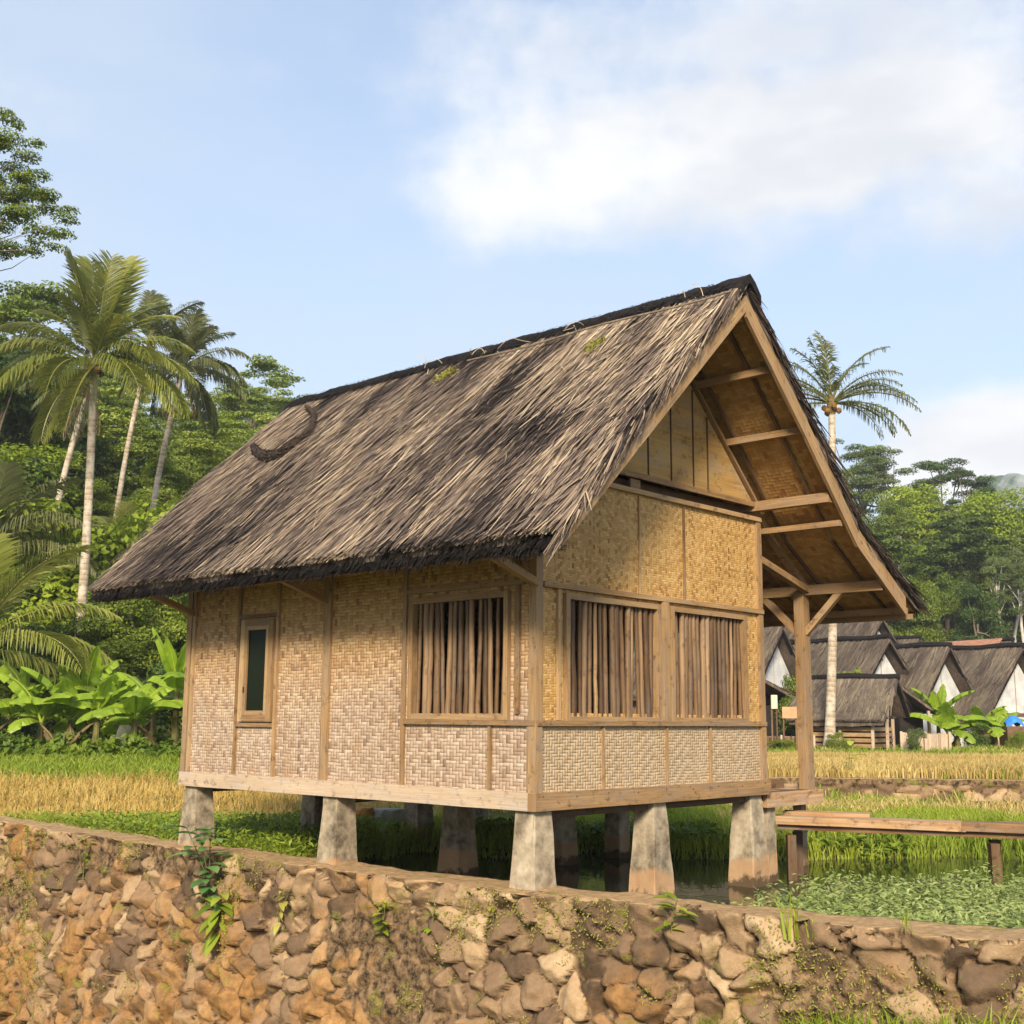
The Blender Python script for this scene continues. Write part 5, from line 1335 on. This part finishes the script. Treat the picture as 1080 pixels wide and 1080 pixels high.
# ------------------------------------------------------------------ village beyond the rice field
def house(name, label, apex, Y, hw_l, drop_l, hw_r, drop_r, length, gz_, wall_in=.42, ov=.5, tri=True, group=None, yaw=None, wallmat=None, lowmat=None, seed=0, straw_n=2600, porch_z=None):
    """gabled house; apex (u, v) is the front end of its ridge, seen Y metres ahead; local x across the gable, y back along the ridge"""
    p = at_y(*apex, Y); zr = p[2]-gz_; o = thing(name, label, 'house' if name == 'village_house' else name.replace('_', ' ').split()[-1], (p[0], p[1], gz_), YAW if yaw is None else yaw, group)
    LP = [(0, zr), (-hw_l*.5, zr-drop_l*.5+.06), (-hw_l, zr-drop_l)]; RP = [(0, zr), (hw_r*.5, zr-drop_r*.54), (hw_r, zr-drop_r)]
    b = MB(); slab(b, LP, 0, length, .16, 36, 7, .05, seed, .06); slab(b, RP, 0, length, .16, 24, 7, .05, seed+3, .06); ro = b.build('roof', M_tbase_far, o)
    b = MB(); f_, s_ = slope_fn(LP); strands(b, f_, straw_n, .0, length, s_, .9, .035, .06, seed+5, tone=-.02); f_, s_ = slope_fn(RP); strands(b, f_, straw_n//2, .0, length, s_, .9, .035, .06, seed+6, tone=-.05); b.build('straw', M_straw_far, ro)
    b = MB(); b.tube([(0, y, zr+.02 + .03*math.sin(y*2.3+seed)) for y in np.linspace(-.05, length, 14)], .12, 7, .3); b.build('ridge_cap', M_soffit, ro)
    b = MB(); b.beam((0, .05, zr-.2), (-hw_l*.97, .05, zr-drop_l-.12), .05, .14, (0, 1, 0)); b.beam((0, .05, zr-.2), (hw_r*.97, .05, zr-drop_r-.12), .05, .14, (0, 1, 0)); b.build('barge_board', M_soffit, ro)
    sl, sr = drop_l/hw_l, drop_r/hw_r; xl, xr = -hw_l+wall_in, hw_r-wall_in; zl_, zr2 = zr-.30+sl*xl, zr-.30-sr*xr; zb = min(zl_, zr2)
    wm = wallmat or M_white; lm = lowmat or wm
    b = MB(); b.box((xl, ov, 0), (xr, length-.4, zb)); b.build('wall', lm, o)
    if tri:
        b = MB(); V = [(xl, zb+.12), (xr, zb+.12), (xr, zr2 if zr2 > zb+.12 else zb+.13), (0, zr-.34), (xl, zl_ if zl_ > zb+.12 else zb+.13)]
        P = [(x, ov-.01, z) for x, z in V] + [(x, ov+.05, z) for x, z in V]; b.add(P, [(0, 1, 2, 3, 4)]); b.add(P, [(9, 8, 7, 6, 5)]); gb = b.build('gable', M_white, o)
        b = MB(); b.box((xl-.05, ov-.06, zb), (xr+.05, ov+.02, zb+.12)); b.build('tie_beam', M_wood_dark, o)
        b = MB(); V = [(xl*.45, zr-.9), (-.02, zr-.9), (-.02, zr-.42)]; V = [(-.16, zr-.92), (.16, zr-.92), (.10, zr-.52), (-.10, zr-.52)]
        P = [(x, ov-.018, z) for x, z in V] + [(x, ov-.012, z) for x, z in V]; b.add(P, [(0, 1, 2, 3)]); b.build('gable_opening_shade', M_black, gb)  # flat black plate, the dark of an opening painted on the gable
        b = MB(); b.beam((.02, ov-.02, zb+.12), (.02, ov-.02, zr-.4), .03, .02, (0, 1, 0)); b.build('batten', M_wood_pale, gb)
    return o, (xl, xr, zb, ov, length)
GZV = .5
GH = 'thatched village houses beyond the rice field'
M_lowwall = weave('village_woven_wall', .08, [(.05,.035,.02), (.14,.09,.05), (.22,.15,.09), (.30,.22,.14)], None, .6)
h1, i1 = house('village_house', 'dark-thatched house with a white gable seen between the hut wall and porch post', (826, 659), 47, 2.3, 2.7, 2.0, 2.5, 6.5, GZV, seed=1, group=GH, lowmat=M_lowwall)
h2, i2 = house('village_house', 'large thatched house behind the shed with a narrow white gable beside the palm trunk', (938, 672), 49, 2.6, 3.1, 2.5, 2.75, 6.2, GZV, seed=2, group=GH, lowmat=M_lowwall, yaw=.62)
h3, i3 = house('village_house', 'taller thatched house rising behind the large one, only its roof showing', (931, 651), 60, 2.9, 3.2, 2.8, 3.0, 6.5, GZV+.3, seed=3, group=GH, yaw=.62)
h4, i4 = house('village_house', 'small distant thatched house whose roof peeps between two gables', (970, 672), 66, 2.2, 2.3, 2.2, 2.2, 4.2, GZV+.6, seed=4, group=GH, yaw=.62)
h5, i5 = house('village_house', 'thatched house with a full white gable behind the banana plants', (1002, 680), 49.5, 2.5, 2.75, 2.2, 2.5, 5.6, GZV, seed=5, group=GH, yaw=.70)
h6, i6 = house('village_house', 'thatched house at the right edge of the photo with white walls', (1079, 681), 50.5, 2.9, 3.0, 2.4, 2.7, 4.6, GZV, seed=6, group=GH, yaw=.62)
h7, i7 = house('village_house', 'far house whose ridge carries rusty red tiles, at the right behind the others', (1068, 675), 62, 2.6, 2.4, 2.6, 2.4, 5.0, GZV+.3, seed=7, group=GH, yaw=.5)
b = MB(); zt = at_y(1068, 675, 62)[2]-GZV-.3
for k in range(2):
    b.box((-1.0-.02*k, .4 + k*.1, zt-.95), (-.98-.02*k, 4.4, zt-.9))
b = MB(); V = [(-.15, .5, zt+.06), (-1.0, .5, zt-.68), (-1.0, 4.3, zt-.68), (-.15, 4.3, zt+.06)]; V = V + [(x, y, z+.06) for x, y, z in V]; b.hexa(V[:4], V[4:]); b.build('rust_patch', M_rust, h7)
h8, i8 = house('village_house', 'dark thatched house half hidden behind the hut wall and porch post', (803, 655), 56, 2.8, 3.0, 2.6, 2.9, 6, GZV+.2, seed=8, group=GH, yaw=.62)
h9, i9 = house('village_house', 'dark thatched house deep behind the porch post', (866, 655), 64, 2.5, 2.6, 2.5, 2.6, 6, GZV+.4, seed=9, group=GH, yaw=.62)
# open timber shed in front; a near-black box paints the shade inside
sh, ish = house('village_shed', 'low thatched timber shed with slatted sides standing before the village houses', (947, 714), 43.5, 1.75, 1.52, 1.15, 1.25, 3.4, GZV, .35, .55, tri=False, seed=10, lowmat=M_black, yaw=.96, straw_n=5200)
xl, xr, zb, ov, ln = ish
b = MB()
for k in range(5): b.beam((xl-.04, ov, .32 + k*.19), (xl-.04, ln-.3, .32 + k*.19), .03, .13)
for k in range(4): b.beam((xl, ov-.04, .32 + k*.19), (xr, ov-.04, .32 + k*.19), .03, .13)
b.build('slats', M_wood, sh)
for (x, y) in ((xl, ov), (xl, 1.7), (xl, ln-.4), (xr, ov), (0, ov-.05)):
    b = MB(); b.beam((x-.06, y-.06, -.1), (x-.06, y-.06, zb+.05), .09, .09, (0, 1, 0)); b.build('post', M_wood_pale, sh)
# lean-to roof right of the shed
def leanto(name, label, cat, u, v, Y, w, dpt, h0, h1, yaw, seed):
    p = at_y(u, v, Y); o = thing(name, label, cat, (p[0], p[1], GZV), yaw); z = p[2]-GZV
    b = MB(); slab(b, [(0, z), (w*.5, z-h0*.5), (w, z-h0)], 0, dpt, .12, 20, 6, .04, seed); ro = b.build('roof', M_tbase_far, o)
    b = MB(); f_, s_ = slope_fn([(0, z), (w, z-h0)]); strands(b, f_, 1500, 0, dpt, s_, .7, .03, .05, seed); b.build('straw', M_straw_far, ro)
    b = MB(); b.box((.1, .3, 0), (w-.35, dpt-.2, z-h0-.05)); b.build('wall', M_black, o)  # solid box, the shade under the roof put into its colour
    for y in (.15, dpt-.15):
        b = MB(); b.beam((w-.2, y, 0), (w-.2, y, z-h0), .09, .09, (0, 1, 0)); b.build('post', M_wood_pale, o)
leanto('lean_to', 'dark thatched lean-to over a doorway between the shed and the bananas', 'lean-to', 949, 722, 46, 1.45, 2.2, .95, 0, .25, 30)
leanto('lean_to', 'low dark lean-to roof behind the porch post, left of the shed', 'lean-to', 806, 716, 45, 1.7, 3.0, .9, 0, .2, 31)
# fences
def fence(name, label, A, B_, h, n, mat, slat, seed):
    A = np.array(A); B_ = np.array(B_); o = thing(name, label, 'fence', (A[0], A[1], float(ground(A[0], A[1])))); d = B_-A; rr = np.random.default_rng(seed); b = MB()
    for k in range(n):
        q = d*k/(n-1); hh = h*(.92+.12*rr.random()); b.beam((q[0], q[1], -.1), (q[0] + .02*rr.normal(), q[1], hh), slat*(.8+.4*rr.random()), .025, (d[1]+.001, -d[0], 0))
    b.build('pales', mat, o)
    for z in (.25*h, .95*h):
        b = MB(); b.beam((0, .03, z), (d[0], d[1]+.03, z), .05, .05); b.build('rail', M_wood_pale, o)
    for k in (0, .5, 1):
        b = MB(); b.beam((d[0]*k, d[1]*k-.05, -.1), (d[0]*k, d[1]*k-.05, h*1.08), .08, .08, (0, 1, 0)); b.build('post', M_wood_pale, o)
def gxy(u, Y): return (at_y(u, 780, Y)[0], Y)
fence('bamboo_fence', 'pale bamboo fence right of the shed', gxy(950, 43.2), gxy(1001, 42.6), .72, 22, M_wood_pale, .09, 1)
fence('plank_fence', 'dark plank fence behind the porch post at the foot of the village', gxy(790, 43), gxy(858, 43), .55, 30, M_wood_dark, .085, 2)
fence('plank_fence', 'dark grey plank fence beneath the blue tarpaulin', gxy(1038, 46.5), gxy(1066, 46.5), .95, 14, M_wood, .10, 3)
# boards and the tarpaulin
def board(name, label, cat, u0, v0, u1, v1, Y, mat):
    a = at_y(u0, v1, Y); c = at_y(u1, v0, Y); o = thing(name, label, cat, ((a[0]+c[0])/2, Y, float(ground((a[0]+c[0])/2, Y)))); w = (c[0]-a[0])/2; z0, z1 = a[2]-o.location.z, c[2]-o.location.z
    b = MB(); b.box((-w, -.03, z0), (w, .03, z1)); b.build('panel', mat, o)
    for s in (-1, 1):
        b = MB(); b.beam((s*w*.8, .06, -.1), (s*w*.8, .06, z1), .05, .05, (0, 1, 0)); b.build('post', M_wood_dark, o)
board('sign_board', 'blank square orange board on two posts behind the porch post', 'board', 825, 745.5, 841, 757.5, 42.6, M_board)
board('sign_board', 'narrow upright pale board left of the orange board', 'board', 813.5, 733, 819.5, 747.5, 42.4, M_boardpale)
def tarp():
    p = at_y(1069, 766, 46); m = MB(); n = 14; xs = np.linspace(-.33, .33, n); V = []
    for j in range(n):
        for i in range(n):
            x = xs[i]; y = xs[j]; r = math.hypot(x, y)/.40; z = .40*max(0, 1-r**2.2) + .06*(float(fbm(x*9+3, y*9, 7, 3))-.5); V.append((p[0]+x, p[1]+y, p[2]+z))
    F = [(j*n+i, j*n+i+1, (j+1)*n+i+1, (j+1)*n+i) for i in range(n-1) for j in range(n-1)]; m.add(V, F)
    tag(m.build('tarpaulin', M_tarp, smooth=True), 'blue tarpaulin bundle heaped by the white house at the right edge', 'tarpaulin')
    b = MB(); b.box((p[0]-.4, p[1]-.4, GZV), (p[0]+.4, p[1]+.4, p[2]-.0)); tag(b.build('timber_stack', M_wood_dark), 'dark timber stack carrying the blue tarpaulin', 'stack')
tarp()
# brown thatched hut on the slope behind the front palm
house('hillside_hut', 'brown roof of a small hut half buried in the greenery behind the front palm', (76, 592), 43, 1.3, .9, 1.2, .9, 2.4, float(ground(at_y(60, 600, 43)[0], 43)), .3, .3, tri=False, seed=12, lowmat=M_lowwall, yaw=1.0)

# ------------------------------------------------------------------ trees one can tell apart
T = tree
# left slope
def overhang():
    """spreading tree whose layered boughs reach in at the top left"""
    Y = 34; o = thing('spreading_tree', 'tall tree with layered feathery boughs reaching in at the top left corner', 'tree', base_at(-150, Y)); o_l = np.array(o.location)
    tr = MB(); cr = MB(); top = at_y(-120, 330, Y) - o_l
    tr.tube(limb_pts((0, 0, 0), top, 0, 8, .015), np.linspace(.34, .16, 8), 10)
    cl = []
    for (u, v, r) in ((6, 148, 18), (28, 166, 13), (14, 180, 16), (42, 186, 11), (30, 204, 18), (52, 222, 14), (70, 232, 11), (18, 228, 18), (42, 246, 15), (66, 248, 11), (8, 262, 15), (34, 266, 11), (58, 262, 10), (-14, 150, 20), (-22, 200, 24), (-30, 250, 24), (2, 208, 18), (-40, 130, 24), (-60, 180, 30), (-80, 240, 30), (24, 190, 14), (50, 206, 11), (0, 240, 14), (74, 222, 8), (10, 128, 12), (38, 152, 9)):
        p = at_y(u, v, Y + R.normal()*1.0) - o_l; cl.append((p, r*Y/FPX*1.45)); cl.append((p + np.array([-.5, 0, .05]) + R.normal(size=3)*.3, r*Y/FPX*1.1)); tr.tube(limb_pts(top + [0, 0, R.random()*-.5], p, .06, 7, .07), np.array([.09, .06, .04, .025, .016, .010, .006])*.8, 5, cap=False)
    crown(cr, cl, .085, 1700, .40, .6); tr.build('trunk', M_bark, o, smooth=True); cr.build('crown', M_leaf, o)
overhang()
GL = 'trees on the left slope behind the palms'
T('umbrella', 1, 18, 300, 58, 'airy olive tree at the left edge behind the front palm crown', M_leaf, 1.1, GL)
T('round', 1, -8, 352, 52, 'dark round tree cut by the left edge below the airy olive tree', M_leaf_dark, 1.0, GL)
T('round', 2, 42, 425, 56, 'dark tree directly behind the trunks of the front palm', M_leaf_dark, .85, GL)
T('round', 3, 120, 428, 66, 'mid-green bushy tree between the front palm trunk and the dusky palm', M_leaf_olive, .9, GL)
T('conifer', 1, 220, 424, 64, 'narrow blackish conifer standing above the ridge line left of the roof', None, 1.2, GL)
T('umbrella', 2, 268, 402, 84, 'far airy tree on the skyline just left of the thatched roof', M_leaf, .8, GL)
T('feather', 1, 246, 440, 70, 'light feathery tree right of the blackish conifer', M_leaf_lime, .8, GL)
T('round', 4, 262, 478, 62, 'low leafy tree behind the roof edge below the feathery one', M_leaf_olive, 1.2, GL)
T('round', 1, 178, 486, 60, 'full yellow-green tree below the dusky palm crown', M_leaf_lime, 1.0, GL)
T('feather', 2, 26, 478, 52, 'bright lime-green bush mass left of the front palm trunk', M_leaf_lime, 1.5, GL)
T('feather', 3, 150, 525, 54, 'bright lime-green bush mass between two leaning palm trunks', M_leaf_lime, 1.2, GL)
T('round', 5, 98, 505, 56, 'yellow-green tree right of the front palm trunk', M_leaf_lime, .9, GL)
T('round', 2, 5, 540, 42, 'shaded green tree low at the left edge', None, 1.0, GL)
T('round', 3, 105, 640, 37.5, 'dense dark green bush tree behind the banana row right of the front trunk', M_leaf, 1.2, GL)
T('round', 4, 150, 610, 38.5, 'dense bush tree under the eave at the left end of the roof', M_leaf, 1.1, GL)
T('round', 5, 198, 600, 40, 'bush tree half hidden by the left corner of the hut', M_leaf, 1.1, GL)
T('round', 1, 42, 655, 37, 'dark bush tree left of the front palm trunk behind the bananas', M_leaf_dark, 1.2, GL)
T('round', 3, 0, 668, 36, 'leafy bush tree at the left edge behind the banana row', M_leaf, 1.2, GL)
GS = 'shrubs behind the banana row'
for i, (u, v, Y, lb) in enumerate(((-8, 735, 32.5, 'low shrub at the left edge behind the bananas'), (26, 730, 33, 'leafy shrub second from the left edge behind the bananas'), (60, 728, 33, 'leafy shrub left of the front palm foot'), (98, 722, 33.5, 'leafy shrub right of the front palm foot'), (128, 715, 33.5, 'dark shrub behind the tall pale rock'), (165, 690, 34, 'tall shrub behind the tall banana plant'), (205, 690, 34.5, 'tall shrub at the left corner post of the hut'))):
    T('shrub', 1 + i % 3, u, v, Y, lb, M_leaf_dark if i % 2 else M_leaf, 1.0, GS, 'shrub')
T('shrub', 1, 160, 522, 43, 'glowing lime bush between the trunks of the two leaning palms', M_leaf_lime, 1.0, GL, 'bush')
T('shrub', 3, 112, 548, 43, 'yellow-green bush just right of the front palm trunk on the slope', M_leaf_lime, .9, GL, 'bush')
T('shrub', 2, 38, 520, 42.5, 'yellow-green bush left of the front palm trunk on the slope', M_leaf_lime, 1.1, GL, 'bush')
# right slope
GR = 'trees on the forested slope behind the village'
for (k, s, u, v, D, w, mat, lb) in (
    ('umbrella', 1, 905, 470, 122, .95, M_leaf, 'pale layered tree on the skyline right of the lone palm trunk'),
    ('umbrella', 2, 938, 484, 118, .8, M_leaf_olive, 'flat-topped tree on the skyline between the pale layered and the dark layered tree'),
    ('umbrella', 3, 992, 484, 116, 1.0, M_leaf_dark, 'dark layered flat-topped tree, the most prominent on the right skyline'),
    ('umbrella', 1, 1024, 500, 114, .75, M_leaf_dark, 'smaller dark layered tree right of the most prominent one'),
    ('feather', 1, 1046, 526, 104, 1.1, M_leaf_lime, 'bright pale-green bamboo clump below the distant rocky peak'),
    ('round', 1, 1074, 532, 112, .8, M_leaf_dark, 'dark rounded tree at the right edge beside the bamboo clump'),
    ('feather', 2, 965, 522, 108, 1.2, M_leaf_lime, 'light green soft tree below the dark layered tree'),
    ('round', 2, 918, 512, 112, .8, None, 'rounded green tree on the slope right of the lone palm'),
    ('round', 3, 1004, 545, 106, .8, M_leaf_dark, 'dark dense tree in the middle of the right slope'),
    ('tall', 1, 943, 528, 104, 1.0, M_leaf, 'pale-trunked tree with loose crown left of the light green soft tree'),
    ('round', 4, 940, 562, 98, .8, M_leaf, 'rounded tree left of centre on the right slope'),
    ('round', 5, 972, 572, 96, .75, M_leaf_lime, 'sunny yellow-green tree in the middle of the right slope'),
    ('round', 1, 1035, 560, 98, .8, M_leaf, 'green tree under the bamboo clump'),
    ('round', 2, 1068, 570, 96, .8, M_leaf_olive, 'olive tree at the right edge midway up the slope'),
    ('round', 3, 995, 600, 88, .8, M_leaf, 'big leafy tree low on the slope above the white full gable'),
    ('round', 4, 958, 604, 86, .8, M_leaf, 'big leafy tree low on the slope above the large thatched house'),
    ('round', 5, 1028, 612, 84, .7, M_leaf_dark, 'dark leafy tree low on the slope left of the bare trunks'),
    ('tall', 2, 1050, 588, 84, .9, M_leaf_olive, 'tree with a tall bare white trunk, leftmost of the trio near the right edge'),
    ('tall', 3, 1064, 578, 85, .9, M_leaf_olive, 'tree with a tall bare white trunk, middle of the trio near the right edge'),
    ('tall', 1, 1076, 590, 83, .9, M_leaf_olive, 'tree with a tall bare white trunk, rightmost of the trio at the right edge'),
    ('tall', 2, 1012, 572, 95, .9, M_leaf, 'slender pale-trunked tree left of the bare white trunk trio'),
    ('round', 1, 925, 600, 84, .7, None, 'leafy tree low on the slope just right of the porch eave'),
    ('umbrella', 2, 885, 500, 120, .8, M_leaf, 'pale airy tree behind the lone palm trunk'),
    ('round', 2, 900, 540, 108, .8, M_leaf, 'rounded tree directly behind the barge board of the porch roof')):
    T(k, s, u, v, D, lb, mat, w, GR)
GB = 'bushes at the foot of the village'
T('shrub', 1, 965, 765, 42, 'round olive bush in front of the bamboo fence', M_leaf_olive, .7, GB, 'bush')
T('shrub', 2, 880, 770, 41.5, 'low green bush at the foot of the lone palm', M_leaf, 1.0, GB, 'bush')
T('shrub', 3, 893, 778, 42, 'small green bush right of the lone palm foot', M_leaf, .9, GB, 'bush')
T('shrub', 1, 890, 697, 46, 'leafy bush growing up before the roof of the large thatched house', M_leaf, .5, GB, 'bush')
T('shrub', 2, 838, 695, 45.5, 'leafy bush against the white gable behind the porch post', M_leaf, .45, GB, 'bush')
T('shrub', 3, 1072, 768, 44, 'green bush at the right edge under the blue tarpaulin', M_leaf, .8, GB, 'bush')
T('shrub', 1, 822, 778, 42.4, 'low hedge-like bush behind the porch post', M_leaf, 1.6, GB, 'bush')
T('shrub', 2, 1030, 760, 45.5, 'dark bush among the village bananas', M_leaf_dark, .8, GB, 'bush')
M_forest = leafmat('hillside_foliage', [(.035,.055,.01), (.105,.15,.02), (.23,.29,.04), (.42,.46,.08)], .35)
# forest that reads as one mass
it = []
for k in range(110):
    y = 52 + 38*R.random()**.9; a = -.47 + .42*R.random(); x = a*y; it.append((['round', 'round', 'umbrella', 'shrub', 'feather'][R.integers(0, 5)], int(R.integers(1, 5)), x, y, .42 + .35*R.random(), 1.1))
it = [(k, s, x, y, (sc_*2.0 if k == 'shrub' else sc_), w) for k, s, x, y, sc_, w in it]
forest('forest', it, M_forest, .95)
it = []
for k in range(150):
    y = 88 + 66*R.random(); a = .20 + .42*R.random(); x = a*y; it.append((['round', 'round', 'umbrella', 'tall', 'umbrella'][R.integers(0, 5)], int(R.integers(1, 5)), x, y, .55 + .35*R.random(), 1.15))
forest('forest', it, M_forest, 1.1)
it = []
for k in range(40):
    y = 95 + 60*R.random(); a = -.10 + .30*R.random(); it.append(('round', int(R.integers(1, 5)), a*y, y, .6 + .3*R.random(), 1.2))
forest('forest', it, M_leaf, 1.8)
it = []
for k in range(46):
    y = 39 + 22*R.random(); a = -.19 + .20*R.random(); s_ = .35 + .25*R.random(); it.append((['round', 'shrub', 'umbrella'][k % 3], int(R.integers(1, 5)), a*y, y, s_*(1.6 if k % 3 == 1 else 1), 1.1))
for k in range(30):
    y = 40 + 40*R.random(); a = -.70 + .22*R.random(); it.append((['round', 'umbrella'][k % 2], int(R.integers(1, 5)), a*y, y, .5 + .3*R.random(), 1.1))
forest('forest', it, M_forest, 1.2)
EXPO = 1.17

# ------------------------------------------------------------------ light, sky, render
SUN_AZ, SUN_EL = (-.10, -.995), 28
def light():
    s = bpy.data.lights.new('sun', 'SUN'); s.energy = 2.9; s.angle = rad(12); s.color = (1, .885, .69)
    o = bpy.data.objects.new('sun', s); C.objects.link(o)
    d = unit(np.array([SUN_AZ[0], SUN_AZ[1], 0])) * math.cos(rad(SUN_EL)) + np.array([0, 0, math.sin(rad(SUN_EL))])
    o.rotation_euler = Vector(d).to_track_quat('Z', 'Y').to_euler()
    w = bpy.data.worlds.new('World'); sc.world = w; w.use_nodes = True; nt = w.node_tree
    bg = nt.nodes['Background']; bg.inputs[1].default_value = .12
    sky = nt.nodes.new('ShaderNodeTexSky'); sky.sky_type = 'NISHITA'; sky.sun_disc = False
    sky.sun_elevation = rad(SUN_EL); sky.sun_rotation = math.atan2(SUN_AZ[0], SUN_AZ[1]); sky.air_density = 1.0; sky.dust_density = 1.5; sky.ozone_density = 1.5
    # clouds: soft banks of vapour, each centred on a direction of the sky
    class W_(Mat):
        def __init__(s): s.nt = nt
    h = W_()
    tc = nt.nodes.new('ShaderNodeTexCoord'); x, y, z = h.sep(tc.outputs['Generated'])
    n1 = h.noise(tc.outputs['Generated'], 7, 7, .58); n2 = h.noise(h.vec(x * 3, y * 3, z * 9), 1.6, 5, .55)
    n3 = h.noise(tc.outputs['Generated'], 19, 6, .6)
    dens = None
    for (u, v, ru, rv, k) in CLOUDS:
        c = unit(ray(u, v)); a = unit(np.cross(c, [0, 0, 1])); e = np.cross(a, c)
        da = (x*float(a[0]) + y*float(a[1]) + z*float(a[2])) / (ru/FPX); de = (x*float(e[0]) + y*float(e[1]) + z*float(e[2])) / (rv/FPX)
        fr = (x*float(c[0]) + y*float(c[1]) + z*float(c[2])).sm(0, .3)
        g_ = ((da*da + de*de)*-1 + 1)._m('MAXIMUM', -1.2) * k + (n1-.5)*1.9 + (n2-.5)*.9 + (n3-.5)*.9
        g_ = g_.sm(.0, .95) * fr * min(1, k)
        dens = g_ if dens is None else dens.max(g_)
    veil = ((z.sm(.0, .5).rsub(1)) * .35 + (n2.sm(.3, .8)) * .25 + .42 + (x * -1).sm(.05, .5) * .2).min(1.0)
    shade = h.noise(h.vec(x * 5, y * 5, z * 11), 1, 4, .55)
    cc = h.mix(shade.sm(.35, .65), (3.1, 3.2, 3.42), (3.95, 3.97, 4.0))
    base = h.mix(veil, sky.outputs[0], (2.6, 3.02, 3.55))
    cc = h.mix((z.sm(.10, .24)).rsub(1), cc, (5.0, 4.85, 4.7))
    out = h.mix(dens, base, cc)
    nt.links.new(out, bg.inputs[0])
CLOUDS = [(850, 150, 460, 105, 1.12), (550, 185, 130, 48, .8), (1000, 225, 280, 60, .8), (1080, 480, 150, 90, 1.3), (800, 30, 500, 90, .8), (40, 150, 160, 60, .25)]
light()
def haze():
    b = MB(); b.box((-310, -40, -4), (310, 560, 115)); m = bpy.data.materials.new('haze'); m.use_nodes = True; nt = m.node_tree; nt.nodes.clear()
    v = nt.nodes.new('ShaderNodeVolumePrincipled'); v.inputs['Density'].default_value = HAZE; v.inputs['Color'].default_value = (.93, .95, 1, 1); v.inputs['Anisotropy'].default_value = .2
    o = nt.nodes.new('ShaderNodeOutputMaterial'); nt.links.new(v.outputs[0], o.inputs['Volume']); kind(b.build('haze', m), 'stuff')
HAZE = .0005
haze()
sc.view_settings.view_transform = 'Standard'; sc.view_settings.look = 'None'; sc.view_settings.gamma = 1; sc.view_settings.exposure = EXPO
sc.cycles.max_bounces = 8; sc.cycles.diffuse_bounces = 4; sc.cycles.transparent_max_bounces = 6; sc.cycles.use_denoising = True
